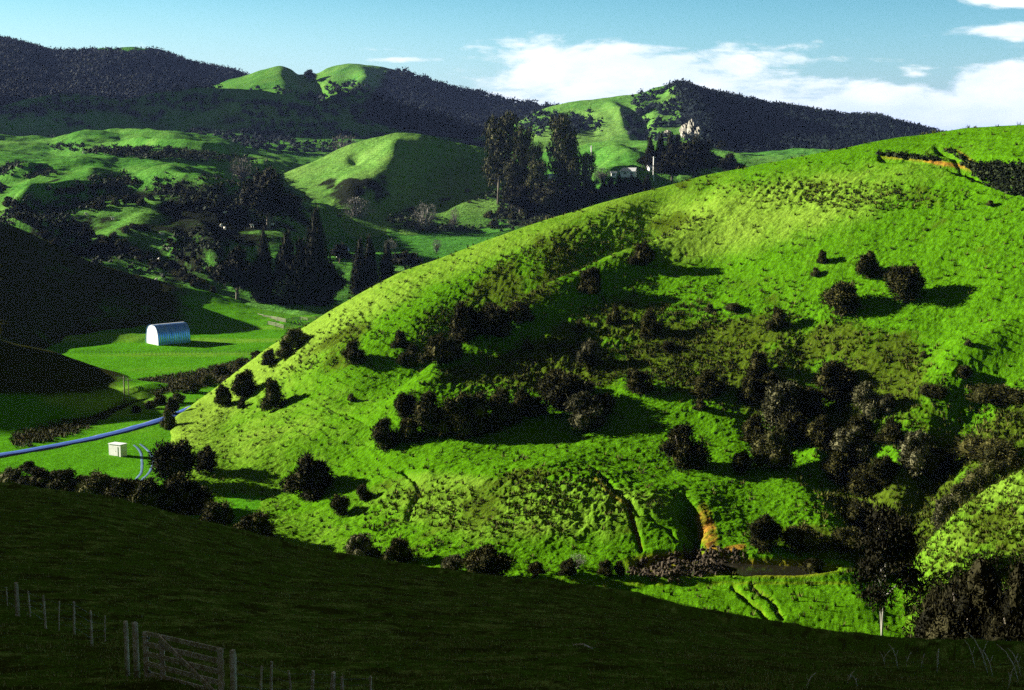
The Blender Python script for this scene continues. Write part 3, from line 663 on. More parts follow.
for i in range(2):       # tall ragged pines
    r = random.Random(70 + i); L = []
    for q in range(22):
        z = .55 + 1.4 * (q / 21); wdt = (1 - ((z - 1.15) / 1.15) ** 2) ** .5 if abs(z - 1.15) < 1.15 else .1
        a = q * 2.4; d = r.uniform(.25, .72) * wdt; R_ = r.uniform(.17, .32)
        L.append(((math.cos(a) * d, math.sin(a) * d, min(z, 1.85)), (R_ * 1.3, R_ * 1.3, R_ * .55)))
    proto('pine', i, 'pine_tree', crown(50 + i, L, 4200, .05, 2.0, .8, core=.55), trunk(50 + i, 1.95, .05, 9, .6, .92), 'pine_leaf')
    L = [((random.Random(k + i).uniform(-.12, .12), random.Random(k * 3 + i).uniform(-.12, .12), .2 + k * .165), (.80 * (1 - (k / 11.0) ** 1.7) + .12, .80 * (1 - (k / 11.0) ** 1.7) + .12, .26)) for k in range(11)]
    proto('cypress', i, 'cypress_tree', crown(60 + i, L, 4200, .05, 3.2, .35, core=.85, up=1.2), trunk(60 + i, 1.5, .05, 2, .2), 'dark_leaf')
    L = shrub_lobes(80 + i, 8); L = [((c[0] * 1.1, c[1] * 1.1, c[2] * .8 + .45), (q[0] * .9, q[1] * .9, q[2] * .75)) for c, q in L]
    proto('broad', i, 'broadleaf_tree', crown(80 + i, L, 4600, .055, 2.0, .8), trunk(80 + i, 1.6, .07, 6, .6), 'dark_leaf')
    # bare, twiggy grey tree
    r = random.Random(90 + i); P = []
    for q in range(60):
        a = r.uniform(0, 6.283); e = r.uniform(.3, .95); z = r.uniform(.9, 1.95) * (1 - .25 * e)
        P.append(tube([(0, 0, r.uniform(.1, .5)), (math.cos(a) * e * .5, math.sin(a) * e * .5, z * .7), (math.cos(a) * e, math.sin(a) * e, z)], [.035, .022, .008], 4))
    tw = crown(90 + i, [((0, 0, 1.15), (.85, .85, .75))], 900, .035, 4.0, 1.0, core=0)
    proto('bare', i, 'bare_tree', merge(P + [tw]), trunk(90 + i, 1.5, .07, 5, .5), 'white_leaf', crown_name='twigs')
prng = random.Random(11)
def put(kind, layer, px, py, wpx, hpx, label=None, group=None, cat=None, P=None, name=None, sink=.04, parts=True):
    nm, cm, tm, cn = PROTO[kind][prng.randrange(len(PROTO[kind]))]
    if P is None: P = pick(layer, px, py)
    D = P.y * CT - P.z * ST
    sw = wpx * D / F / 2; sh = hpx * D / F / 2
    if parts:
        r = link(name or nm, None, loc=(P.x, P.y, P.z - sink * hpx * D / F)); r.empty_display_size = .2
        link(cn, cm, r)
        if tm: link('trunk', tm, r)
    else:
        r = link(name or nm, cm, loc=(P.x, P.y, P.z - sink * hpx * D / F))
    r.scale = (sw * 1.12, sw * 1.12, sh * 1.08); r.rotation_euler = (prng.uniform(-.10, .10), prng.uniform(-.10, .10), prng.uniform(0, 6.28))
    tag(r, label, cat or {'pine_tree': 'tree', 'cypress_tree': 'tree', 'broadleaf_tree': 'tree', 'bare_tree': 'tree'}.get(nm, 'shrub'), group)
    return r
G1 = 'dark shrubs dotted over the sunlit hillside'
H = 'grassy_hillside'
SHRUBS = [
 ('shrub', 275, 407, 26, 34, 'tall oval dark shrub with a shadow, rightmost of the cluster on the hill toe'),
 ('shrub', 244, 396, 30, 30, 'wide dark shrub just left of the tall oval one on the hill toe'),
 ('shrub', 222, 405, 21, 24, 'dark shrub furthest left of the cluster on the hill toe'),
 ('shrub', 242, 408, 10, 12, 'tiny shrub in front of the wide one on the hill toe'),
 ('shrub', 270, 364, 17, 17, 'lowest shrub of the row along the hill edge beside the barn flat'),
 ('olive', 284, 356, 19, 19, 'olive brown shrub on the hill edge between two others above the barn flat'),
 ('olive', 297, 345, 27, 20, 'broad olive brown shrub on the hill edge, highest of the row beside the barn flat'),
 ('shrub', 353, 364, 25, 25, 'round dark shrub alone on the pale grass spur with a short shadow'),
 ('shrub', 207, 471, 26, 27, 'round dark shrub by the gully with a thin shadow to its right'),
 ('shrub', 309, 494, 50, 44, 'large round dark shrub low on the pale grass slope'),
 ('olive', 314, 496, 22, 22, 'brownish shrub growing in front of the large round one on the pale slope'),
 ('shrub', 364, 498, 15, 16, 'small upright shrub right of the large round one'),
 ('shrub', 341, 514, 22, 22, 'ragged shrub below the small upright one low on the slope'),
 ('shrub', 215, 531, 40, 36, 'large shrub half hidden behind the shaded slope edge'),
 ('olive', 190, 524, 28, 26, 'brown shrub pressed against the left of the large one behind the slope edge'),
 ('shrub', 254, 541, 44, 34, 'wide shrub behind the slope edge casting a broad rounded shadow'),
 ('grey', 362, 560, 36, 32, 'greyish shrub peeping over the shaded slope edge, near the middle left'),
 ('shrub', 398, 562, 30, 30, 'dark shrub right of the greyish one at the shaded slope edge'),
 ('shrub', 176, 486, 50, 52, 'tall dark shrub mass in the gully left of the hill toe'),
 ('shrub', 182, 520, 56, 50, 'dark shrub in the bottom of the gully above the shaded slope edge'),
 ('shrub', 401, 347, 19, 19, 'small round shrub left of the clump in the upper gully mouth'),
 ('shrub', 438, 363, 34, 32, 'wide dark shrub in the gully mouth with grass before it'),
 ('shrub', 411, 366, 24, 23, 'low round shrub at the front left of the gully mouth clump'),
 ('grey', 456, 357, 18, 22, 'small greyish shrub at the right end of the gully mouth clump'),
 ('shrub', 467, 340, 34, 42, 'tall dark shrub in the shaded gully above the clump'),
 ('shrub', 490, 333, 38, 34, 'broad dark shrub filling the shaded gully, right of the tall one'),
 ('shrub', 520, 322, 30, 22, 'low dark shrub highest up in the shaded gully'),
 ('shrub', 503, 337, 23, 17, 'flat topped little tree standing on the crest of the second spur'),
 ('shrub', 591, 292, 27, 29, 'round dark shrub on the upper bench with a long thin shadow'),
 ('shrub', 642, 264, 24, 25, 'round dark shrub on bright grass, highest one in the middle of the hill'),
 ('shrub', 613, 324, 14, 22, 'narrow upright shrub below the upper bench'),
 ('shrub', 650, 338, 24, 31, 'upright dark shrub with a wide shadow right of the narrow one'),
 ('grey', 588, 364, 22, 30, 'greyish shrub with an oval shadow in the rough middle slope'),
 ('olive', 581, 330, 12, 13, 'small olive shrub in the rough grass left of the narrow upright shrub'),
 ('olive', 527, 350, 13, 12, 'tiny brown shrub in the shadow patch below the second spur'),
 ('shrub', 638, 391, 30, 26, 'round shrub half in shade in the middle of the rough slope'),
 ('grey', 588, 392, 16, 14, 'tiny grey shrub above the pair of large shrubs'),
 ('shrub', 709, 396, 34, 28, 'dark shrub with a rusty top in the rough slope right of centre'),
 ('grey', 586, 428, 46, 42, 'large greyish leafy shrub, right and lower of the central pair'),
 ('shrub', 560, 409, 54, 44, 'large dark shrub, left and upper of the central pair'),
 ('shrub', 404, 418, 28, 30, 'dark shrub standing above the left end of the long thicket'),
 ('shrub', 384, 449, 30, 34, 'leftmost shrub of the long thicket with a thin shadow below'),
 ('shrub', 410, 440, 28, 26, 'low shrub second from the left in the long thicket'),
 ('shrub', 432, 434, 38, 46, 'tall shrub of the long thicket right of the low one'),
 ('shrub', 456, 434, 40, 48, 'tallest shrub in the middle of the long thicket'),
 ('shrub', 480, 430, 38, 44, 'dense dark shrub right of the tallest in the long thicket'),
 ('shrub', 502, 424, 34, 38, 'dark shrub near the right end of the long thicket'),
 ('shrub', 521, 414, 26, 28, 'rightmost shrub of the long thicket'),
 ('shrub', 682, 467, 48, 46, 'big round dark shrub on the edge of the smooth green bench'),
 ('shrub', 778, 329, 19, 25, 'small upright shrub with a very long dark shadow on the right slope'),
 ('shrub', 843, 315, 42, 38, 'big round shrub with a long flat shadow, upper right slope'),
 ('shrub', 869, 277, 25, 29, 'round shrub behind and between the two big ones on the upper right'),
 ('shrub', 904, 301, 42, 40, 'big round shrub furthest right on the upper right slope'),
 ('shrub', 822, 263, 12, 15, 'smallest upright shrub of the upper right group'),
 ('olive', 815, 276, 11, 10, 'little low bush under the smallest upright shrub'),
 ('olive', 709, 311, 12, 9, 'small brown lump of bush on the bright bench'),
 ('low', 731, 310, 20, 8, 'low stretched bush on the bright bench right of the lump'),
 ('shrub', 757, 377, 22, 30, 'upright dark shrub at the top of the big right thicket'),
 ('shrub', 751, 402, 28, 30, 'dark shrub below the upright one in the big right thicket'),
 ('grey', 781, 428, 50, 54, 'largest grey leaved shrub in the big right thicket'),
 ('olive', 772, 466, 44, 44, 'lowest shrub of the big right thicket beside a large shadow'),
 ('shrub', 756, 444, 30, 32, 'dark shrub at the left flank of the big right thicket'),
 ('shrub', 835, 398, 50, 42, 'broad dark shrub up the slope right of the big thicket'),
 ('grey', 868, 418, 32, 42, 'tall pale grey shrub right of the broad dark one'),
 ('grey', 887, 412, 18, 22, 'small pale flecked shrub touching the tall grey one'),
 ('shrub', 812, 412, 26, 28, 'dark shrub below the broad one in the gully head'),
 ('grey', 852, 464, 44, 44, 'grey brown shrub in the right hand gully'),
 ('shrub', 838, 482, 34, 34, 'dark shrub at the lower edge of the right hand gully'),
 ('grey', 915, 472, 38, 50, 'tall greyish shrub standing alone right of the gully'),
 ('shrub', 880, 486, 36, 34, 'shaded shrub deep in the right hand gully'),
 ('shrub', 795, 446, 38, 38, 'dark shrub on the right side of the big right thicket'),
 ('shrub', 742, 470, 26, 22, 'low dark shrub at the foot of the big right thicket'),
 ('shrub', 800, 414, 30, 30, 'dark shrub behind the largest grey leaved one'),
 ('shrub', 860, 440, 34, 28, 'dark shrub between the tall grey one and the gully'),
 ('shrub', 890, 444, 32, 28, 'shadowed shrub right of the tall pale grey one'),
 ('shrub', 822, 448, 34, 34, 'dark shrub left of the grey brown gully shrub'),
 ('shrub', 862, 496, 38, 34, 'dark shrub under the grey brown gully shrub'),
 ('shrub', 936, 470, 34, 26, 'dark low shrub just right of the lone tall greyish one'),
 ('shrub', 770, 392, 26, 22, 'low dark shrub right of the upright one over the big thicket'),
 ('shrub', 604, 414, 24, 24, 'small dark shrub tucked behind the large greyish leafy one'),
 ('shrub', 536, 414, 22, 20, 'low bush joining the long thicket to the central pair'),
 ('olive', 900, 545, 34, 32, 'olive shrub above the open tree crown on the right'),
 ('shrub', 848, 552, 34, 28, 'dark shrub left of the open tree crown'),
 ('shrub', 915, 575, 30, 34, 'dark shrub between the open tree and the knoll'),
 ('shrub', 812, 572, 24, 16, 'low dark shrub on the right bank of the pool'),
 ('shrub', 700, 410, 14, 12, 'tiny dark shrub below the rusty topped one'),
 ('shrub', 668, 352, 14, 13, 'tiny dark shrub right of the upright one with a wide shadow'),
 ('shrub', 965, 379, 17, 15, 'neat round little shrub near the right edge of the slope'),
 ('low', 932, 396, 26, 14, 'low ragged shrub left below the neat round one'),
 ('low', 1000, 402, 54, 20, 'long low dark shrub at the right edge of the slope'),
 ('low', 985, 458, 60, 24, 'long shrub in shade on the right above the knoll'),
 ('olive', 985, 494, 46, 36, 'olive leaved shrub behind the knoll crest'),
 ('olive', 960, 512, 36, 34, 'olive shrub between two others along the knoll edge'),
 ('grey', 944, 534, 34, 44, 'grey green shrub at the lower end of the knoll edge'),
 ('shrub', 1012, 482, 36, 30, 'dark shrub at the right frame edge behind the knoll'),
 ('shrub', 764, 550, 34, 40, 'dark shrub overhanging the creek right of the yellow slip'),
 ('shrub', 800, 548, 40, 26, 'low dark shrub on the far bank above the pool'),
 ('shrub', 862, 530, 30, 34, 'shadowy shrub above the tall tree at the creek'),
 ('shrub', 884, 575, 40, 40, 'dark shrub just behind the tall tree by the creek'),
 ('shrub', 490, 578, 54, 34, 'broad dark shrub by the creek behind the shaded slope edge'),
 ('grey', 453, 572, 30, 20, 'low brownish shrub left of the broad one by the creek'),
 ('shrub', 536, 575, 17, 17, 'small dark shrub right of the broad one by the creek'),
 ('shrub', 568, 574, 22, 18, 'dark shrub below the whitish bush by the creek'),
 ('shrub', 605, 574, 16, 17, 'small creek shrub left of its twin, before the slip'),
 ('shrub', 619, 573, 13, 15, 'slightly smaller creek shrub right of its twin, before the slip'),
 ('olive', 924, 357, 8, 7, 'tiny bush with a dark base on the right grass'),
 ('olive', 968, 345, 9, 7, 'tiny bush near the right edge above the neat round shrub'),
 ('olive', 990, 205, 9, 6, 'tiny dark bush alone on the upper right grass'),
 ('olive', 352, 400, 9, 8, 'tiny bush beside the sheep track on the pale spur'),
]
for (k, px, py, wd, ht, lb) in SHRUBS: put(k, H, px, py, wd, ht, lb, G1)
put('bare', H, 577, 568, 17, 15, 'whitish bushy shrub by the creek', G1, name='shrub', cat='shrub')
ORD = ['leftmost', 'second', 'third', 'fourth', 'fifth', 'sixth', 'seventh', 'eighth', 'ninth', 'tenth', 'eleventh', 'twelfth', 'thirteenth', 'fourteenth', 'fifteenth', 'sixteenth', 'seventeenth', 'eighteenth', 'nineteenth', 'twentieth', 'twenty first', 'twenty second', 'twenty third', 'twenty fourth', 'twenty fifth', 'twenty sixth', 'twenty seventh', 'twenty eighth', 'twenty ninth', 'thirtieth']
def nth(i, what): return (ORD[i] + ' ' if i == 0 else ORD[i] + ' from left, ') + what
# scrub along the stream gully behind the slope edge
G2 = 'scrub bushes in the gully behind the near slope'
for i, (px, py, wd, ht) in enumerate(sorted([(14, 486, 34, 22), (40, 492, 40, 26), (68, 496, 40, 30), (96, 502, 46, 34), (124, 508, 46, 36), (150, 514, 48, 40), (30, 472, 22, 12), (58, 482, 26, 14), (84, 490, 26, 18), (112, 494, 30, 20), (140, 500, 28, 24)])):
    put('shrub' if i % 3 else 'olive', 'ground', px, py, wd, ht, nth(i, 'brown scrub bush in the thicket behind the near slope'), G2)
for i, (px, py, wd, ht) in enumerate(sorted([(168, 428, 16, 22), (172, 412, 14, 18), (160, 404, 16, 12), (178, 402, 16, 12), (192, 392, 18, 14), (208, 384, 16, 13), (150, 408, 12, 9), (136, 412, 12, 8), (222, 374, 18, 12), (240, 366, 16, 10), (256, 360, 16, 11)])):
    put('olive' if i % 2 else 'shrub', 'ground', px, py, wd, ht, nth(i, 'brown stream side bush at the foot of the hill toe'), 'stream side bushes left of the hill toe')

# tall thin tree and big bush in front, right
PROTO['bigbush'] = []
proto('bigbush', 0, 'shrub', crown(101, shrub_lobes(101, 14), 26000, .020, 2.4, .8), trunk(101, 1.6, .07, 5, .6), 'dark_scrub')
proto('bigbush', 1, 'shrub', crown(102, shrub_lobes(102, 13), 26000, .020, 2.4, .8), trunk(102, 1.6, .07, 5, .6), 'dark_scrub')
def slim_tree():
    r = random.Random(3); L = []
    for q in range(30):
        z = r.uniform(.75, 1.9); a = r.uniform(0, 6.28); d = r.uniform(.1, .8) * (1 - abs(z - 1.2) * .7); R_ = r.uniform(.12, .26)
        L.append(((math.cos(a) * d, math.sin(a) * d, z), (R_ * 1.2, R_ * 1.2, R_ * .6)))
    cv = crown(7, L, 6000, .032, 2.2, .9, core=.45)
    T = [tube([(0, 0, -.05), (.02, 0, .5), (.05, .02, 1.0), (.0, .0, 1.7)], [.028, .022, .018, .006]), tube([(.03, .02, -.05), (-.06, .0, .55), (-.10, .02, 1.1), (-.2, 0, 1.6)], [.024, .018, .013, .005])]
    for (c, q) in L[:16]: T.append(tube([(0, 0, c[2] - .35), (c[0] * .5, c[1] * .5, c[2] - .12), c], [.012, .009, .004], 4))
    PROTO['slim'] = [('slender_tree', mesh_np('crown', *cv, M['dark_scrub'], False), mesh_np('trunk', *merge(T), M['pale_bark'], True), 'crown')]
slim_tree()
def on_sheet(px, Y, z): x, y, _ = at(px, 600, Y); return Vector((float(x), Y, z))
put('slim', H, 883, 655, 86, 140, 'slender tree with open crown and twin pale trunks by the creek', None, 'tree', P=on_sheet(883, 141, -50.6))
G3 = 'bushes at the right end of the near slope'
for (k, px, Y, z, wd, ht, lb) in [('bigbush', 966, 118, -49.0, 112, 190, 'large dark bush behind the near slope at lower right'), ('bigbush', 1030, 112, -47.5, 92, 190, 'large dark bush cut by the right frame edge'), ('bigbush', 934, 126, -49.6, 44, 130, 'grey tipped bush left of the large dark one at lower right')]:
    put(k, H, px, 600, wd, ht, lb, G3, P=on_sheet(px, Y, z))

# ---- trees of the middle distance
V_ = 'valley_hills'
TREES = [
 ('pine', 497, 206, 38, 88, 'tallest ragged pine tree, leftmost of the big group'), ('pine', 523, 206, 22, 76, 'narrow dark pine right of the tallest one'), ('pine', 565, 203, 34, 84, 'tall pine with a flat dark crown at the right of the group'), ('pine', 540, 208, 22, 46, 'shorter dark pine in the gap of the big group'), ('pine', 582, 200, 18, 46, 'short pine at the right end of the big group'), ('pine', 511, 209, 22, 48, 'lower dark pine in front of the tallest one'),
 ('pine', 532, 208, 18, 62, 'dark pine in the middle of the big group'), ('pine', 575, 204, 20, 66, 'dark pine behind the flat crowned one'), ('broad', 552, 212, 46, 34, 'spreading dark tree low in front of the pines'), ('broad', 520, 214, 40, 30, 'low dark tree at the feet of the tallest pines'), ('broad', 590, 204, 26, 26, 'low dark tree right of the pines'),
 ('broad', 268, 228, 54, 62, 'broad dark tree above the cypress group'), ('broad', 238, 300, 44, 56, 'dark spreading tree left of the cypress group'), ('cypress', 262, 300, 20, 66, 'pointed cypress with grey tree at its foot'), ('cypress', 285, 301, 26, 66, 'dark cypress second in the group'), ('cypress', 302, 303, 30, 58, 'wide cypress in the middle of the group'), ('cypress', 319, 303, 28, 88, 'tallest sharply pointed cypress of the group'), ('broad', 334, 300, 30, 40, 'low dark tree right of the tallest cypress'),
 ('cypress', 358, 293, 16, 52, 'left one of three pointed cypresses by the flat'), ('cypress', 371, 293, 17, 54, 'middle one of three pointed cypresses by the flat'), ('cypress', 385, 292, 16, 48, 'right one of three pointed cypresses by the flat'),
 ('bare', 291, 308, 26, 28, 'bare weeping brown tree in front of the cypresses'), ('bare', 257, 294, 13, 32, 'pale bare tree at the foot of the pointed cypress'), ('bare', 243, 182, 26, 26, 'grey bare tree at the end of the lit ridge strip'), ('bare', 357, 222, 28, 26, 'grey bare tree below the round knoll'), ('bare', 425, 230, 26, 28, 'grey leafy tree above the bright meadow'), ('bare', 454, 230, 9, 24, 'thin pale poplar above the bright meadow'), ('bare', 390, 252, 14, 14, 'small bare tree standing on the bright meadow'), ('bare', 437, 252, 10, 14, 'thin bare tree at the right of the meadow'),
 ('bare', 346, 152, 26, 28, 'grey bare tree behind the left shoulder of the round knoll'), ('bare', 584, 183, 20, 16, 'pale bare shrub left of the farmhouse'), ('bare', 601, 182, 18, 15, 'pale bare shrub next to the farmhouse'),
 ('broad', 693, 181, 46, 44, 'big rounded dark tree right of the farmhouse'), ('broad', 728, 174, 26, 22, 'round dark tree near the hill edge'), ('broad', 672, 180, 30, 34, 'dark tree left of the big rounded one'), ('broad', 722, 150, 12, 11, 'small dark tree far behind the round one'),
 ('cypress', 651, 168, 12, 30, 'first pointed tree of the dark row behind the farmhouse'), ('cypress', 660, 168, 13, 32, 'second pointed tree of the dark row behind the farmhouse'), ('cypress', 669, 168, 13, 33, 'third pointed tree of the dark row behind the farmhouse'), ('cypress', 679, 168, 14, 32, 'fourth pointed tree of the dark row behind the farmhouse'), ('broad', 642, 166, 14, 12, 'low dark bush beginning the row behind the farmhouse'),
 ('cypress', 86, 242, 9, 18, 'small pointed tree on the slope across the valley'), ('broad', 340, 262, 20, 20, 'dark rounded tree beside the three cypresses'), ('broad', 405, 268, 36, 18, 'low dark tree beneath the bright meadow'), ('broad', 440, 272, 30, 16, 'low dark tree at the meadow corner near the hill edge'),
]
for (k, px, py, wd, ht, lb) in TREES: put(k, V_, px, py, wd, ht, lb, 'trees of the middle distance')
for i, px in enumerate(range(604, 652, 7)): put('cypress', V_, px, 194 - i * .5, 9, 14 + (i * 7) % 5, nth(i, 'dark hedge conifer below the farmhouse'), 'hedge conifers below the farmhouse')
for i, (px, py, wd, ht) in enumerate(sorted([(478, 214, 11, 10), (470, 208, 9, 10), (488, 218, 12, 9), (500, 214, 9, 11), (468, 220, 10, 9), (458, 214, 9, 8), (512, 218, 10, 8), (494, 226, 10, 9), (536, 200, 10, 12), (540, 212, 12, 10), (523, 216, 9, 9), (548, 222, 9, 10), (468, 198, 7, 13), (532, 226, 8, 7), (398, 196, 12, 9), (388, 200, 11, 9), (404, 206, 12, 9), (412, 212, 11, 8), (376, 196, 14, 9), (366, 190, 16, 9), (384, 188, 11, 10), (396, 184, 11, 11), (412, 176, 9, 9), (446, 204, 12, 9), (452, 226, 9, 9)])):
    put('olive' if i % 3 else 'grey', V_, px, py, wd, ht, nth(i, 'small rounded bush on the dark bank by the knoll'), 'small bushes on the dark bank')
rr = random.Random(8)
SEGS = [((55, 196), (135, 182), 14, 3, 'below the lit hummock at left'), ((0, 185), (30, 230), 12, 6, 'on the dark slope at the left edge'), ((160, 186), (225, 214), 12, 3, 'in the diagonal row under the lit strip'), ((70, 255), (150, 225), 14, 5, 'on the lit slope above the shaded spur'),
        ((95, 235), (150, 262), 12, 6, 'on the lower lit slope'), ((150, 262), (215, 292), 14, 5, 'along the foot of the slopes'), ((165, 240), (210, 280), 10, 7, 'on the dark hollow left of the cypresses'), ((5, 205), (60, 245), 14, 8, 'above the left end of the shaded spur'), ((90, 208), (150, 200), 10, 4, 'across the middle of the lit slope')]
for (a, b, n, sp, where) in SEGS:
    pts = sorted((a[0] + (b[0] - a[0]) * (i + rr.random()) / n + rr.uniform(-sp, sp), a[1] + (b[1] - a[1]) * (i + .5) / n + rr.uniform(-sp, sp) * .6) for i in range(n))
    for i, (px, py) in enumerate(pts): put('shrub' if rr.random() < .6 else 'olive', V_, px, py, rr.uniform(6, 13), rr.uniform(5, 9), nth(i, 'scrub bush ' + where.replace('below the lit hummock at left', 'below the lit hummock')), 'scrub bushes across the valley', parts=False)
put('broad', 'grass_topped_ridge', 309, 80, 13, 12, 'single round tree standing on the skyline saddle', None)
for i, (px, py, wd, ht) in enumerate([(598, 121, 8, 8), (608, 123, 11, 11), (616, 125, 8, 8)]): put('broad', 'grass_topped_ridge', px, py, wd, ht, nth(i, 'dark tree on the low end of the skyline ridge'), 'trees at the low end of the ridge')

# ------------------------------------------------------------------ far bush, rushes, grass
def stuff_mesh(name, label, V, Fc, mat):
    o = link(name, mesh_np(name, V, Fc, mat, False)); tag(o, label, kind='stuff'); return o
def sample(layer, n, wfun, seed):
    L = LAY[layer]; rng = np.random.default_rng(seed)
    rows, cols_ = L['shape']; X = L['X'].reshape(rows, cols_); Y = L['Y'].reshape(rows, cols_)
    area = np.abs(np.gradient(X, axis=1) * np.gradient(Y, axis=0)).ravel()
    wt = np.nan_to_num(np.clip(area * wfun(L['px'], L['py'], L['X'], L['Y']), 0, None)); wt = wt / wt.sum()
    k = rng.choice(len(wt), n, p=wt)
    return np.stack([L['X'][k], L['Y'][k], L['Z'][k]], -1) + np.concatenate([rng.normal(0, .2, (n, 2)), np.zeros((n, 1))], 1), rng
def canopy(name, label, layer, n, wfun, seed, r0, r1, mat, nleaf=10):
    P, rng = sample(layer, n, wfun, seed); R = rng.uniform(r0, r1, n)
    th = np.array([(0, 0, 1.0)] + [(math.cos(a) * .8, math.sin(a) * .8, .55) for a in np.arange(5) * 1.2566] + [(math.cos(a + .6), math.sin(a + .6), -.1) for a in np.arange(5) * 1.2566])
    fc = np.array([(0, 1 + i, 1 + (i + 1) % 5) for i in range(5)] + [(1 + i, 6 + i, 1 + (i + 1) % 5) for i in range(5)] + [(1 + (i + 1) % 5, 6 + i, 6 + (i + 1) % 5) for i in range(5)])
    B = th[None] * R[:, None, None] * rng.uniform(.5, .95, (n, 11, 1)); B = B + P[:, None, :] + np.array([0, 0, .35]) * R[:, None, None]
    V1 = B.reshape(-1, 3); F1 = (fc[None] + (np.arange(n) * 11)[:, None, None]).reshape(-1, 3)
    D = rng.normal(0, 1, (n, nleaf, 3)); D[..., 2] = np.abs(D[..., 2]) + .2; D /= np.linalg.norm(D, axis=2)[..., None]
    LP = P[:, None, :] + D * R[:, None, None] * .95 + np.array([0, 0, .4]) * R[:, None, None]
    V2, F2 = leaves(rng, LP.reshape(-1, 3), D.reshape(-1, 3), 1.0, 1.4, .6)
    c = np.repeat(LP.reshape(-1, 3), 3, 0); V2 = c + (V2 - c) * np.repeat(np.repeat(R, nleaf), 3)[:, None] * .36
    V, Fc = merge([(V1, F1), (V2, F2)])
    return stuff_mesh(name, label, V, Fc, M[mat])
canopy('bush', 'dense dark native bush covering the left skyline ridge', 'bush_ridge', 15000, lambda px, py, X, Y: (px > -150) * (px < 400) * (Y < 2680) * (1 - .97 * ell(px, py, 122, 48, 40, 4)), 1, 3.0, 6.0, 'far_bush', 6)
canopy('bush', 'dark bush on the shaded flank of the skyline ridge', 'grass_topped_ridge', 5500, lambda px, py, X, Y: (px > 200) * (Y < 2100) * np.clip(sstep(px + (py - 70) * .5, 388, 412) + .35 * sstep(py, 86, 100) + .5 * ell(px, py, 345, 92, 22, 8), 0, 1), 2, 2.5, 5.5, 'far_bush', 6)
canopy('bush', 'dark forest covering the right half of the craggy hill', 'cliff_hill', 12000, lambda px, py, X, Y: (px > 520) * (Y < 1540) * np.clip(sstep(px - (py - 90) * .35, 664, 684) + .5 * ell(px, py, 668, 118, 38, 26) * (fbm(X, Y, 40, 3, 3) > 0) + .25 * ell(px, py, 560, 125, 40, 12), 0, 1), 3, 2.2, 4.6, 'far_bush', 7)
canopy('bush', 'thin bush along the low distant ridge', 'distant_ridge', 1800, lambda px, py, X, Y: (px < 892) * (Y < 2350) * (.2 + (py < 126)), 4, 3, 6, 'bush_leaf')
canopy('scrub', 'scattered scrub on the shaded rolling hills', 'rolling_hills', 900, lambda px, py, X, Y: (Y < 1520) * (fbm(X, Y, 150, 3, 8) > .15) * (1 - ell(px, py, 245, 95, 30, 8)), 5, 2, 4.0, 'far_bush')

def tufts(name, label, layer, n, wfun, seed, k, h0, h1, wd, mat, spread=.25):
    P, rng = sample(layer, n, wfun, seed)
    a = rng.uniform(0, 6.283, (n, k)); sp = rng.uniform(.1, 1, (n, k)) * spread
    B = P[:, None, :] + np.stack([np.cos(a) * sp, np.sin(a) * sp, 0 * a - .03], -1)
    hh = rng.uniform(h0, h1, (n, 1)) * rng.uniform(.6, 1.1, (n, k))
    T = B + np.stack([np.cos(a) * hh * .45, np.sin(a) * hh * .45, hh], -1)
    s_ = np.stack([-np.sin(a), np.cos(a), 0 * a], -1) * wd
    V = np.stack([B - s_, B + s_, T], 2).reshape(-1, 3)
    return stuff_mesh(name, label, V, np.arange(len(V)).reshape(-1, 3), M[mat])
tufts('rushes', 'tufts of rough rushes and fern on the sunlit hillside', H, 30000, lambda px, py, X, Y: (px > 180) * (py > 100) * (.03 + main_rough(px, py) ** 1.5 * (.25 + (fbm(X, Y, 9, 3, 71) > .02))), 6, 9, .35, .85, .09, 'rush', .3)
tufts('rushes', 'rough fern and rush tufts on the steep knoll', 'grassy_knoll', 7000, lambda px, py, X, Y: (px < 1100) * (py > 430) * 1.0, 7, 8, .25, .6, .06, 'rush', .25)
tufts('rushes', 'rushes along the stream on the valley floor', 'ground', 2600, lambda px, py, X, Y: ((pline(px, py, [(20, 440), (70, 427), (110, 406), (140, 389), (190, 381), (245, 368)])[0] < 9)) * (Y > 200) * (Y < 500) * (px > -20), 8, 8, .4, 1.1, .12, 'olive_leaf', .5)
tufts('grass', 'short dark grass tufts on the near slope', 'near_slope', 60000, lambda px, py, X, Y: (Y > 14) * (Y < 130) * (px > -30) * (px < 1060) * (py < 720) * (.15 + np.clip(fbm(X, Y, 5, 3, 4) + .1, 0, 1)) / (12 + np.maximum(Y, 1)) ** .9, 9, 5, .05, .15, .012, 'blade', .12)

# ------------------------------------------------------------------ road, tracks, water
M['asphalt'] = flat_material('asphalt', (0.02, 0.06, 0.24), (0.04, 0.09, 0.32), 1.2, .6, 0, .1, .12)  # blue puts the sky's reflection into the road colour
M['wet_mud'] = flat_material('wet_mud', (0.06, 0.12, 0.22), (0.12, 0.20, 0.32), 2, .5, 0, .2, .15)  # blue of the sky mirrored in wet ruts, put into the colour
M['gravel'] = flat_material('gravel', (0.16, 0.14, 0.10), (0.26, 0.23, 0.17), 3, .9, 0, .5)
M['water'] = flat_material('water', (0.012, 0.012, 0.008), (0.02, 0.018, 0.01), 1, .12, 0, .05, .5)
def gz(x, y):
    L = LAY['ground']; d = (L['X'] - x) ** 2 + (L['Y'] - y) ** 2; k = np.argpartition(d, 4)[:4]; wt = 1 / (d[k] + .01)
    return float((L['Z'][k] * wt).sum() / wt.sum())
def gp_(px, py):
    a, b, c = raydir(px, py); t = -58.3 / c
    return Vector((a * t, b * t, gz(a * t, b * t)))
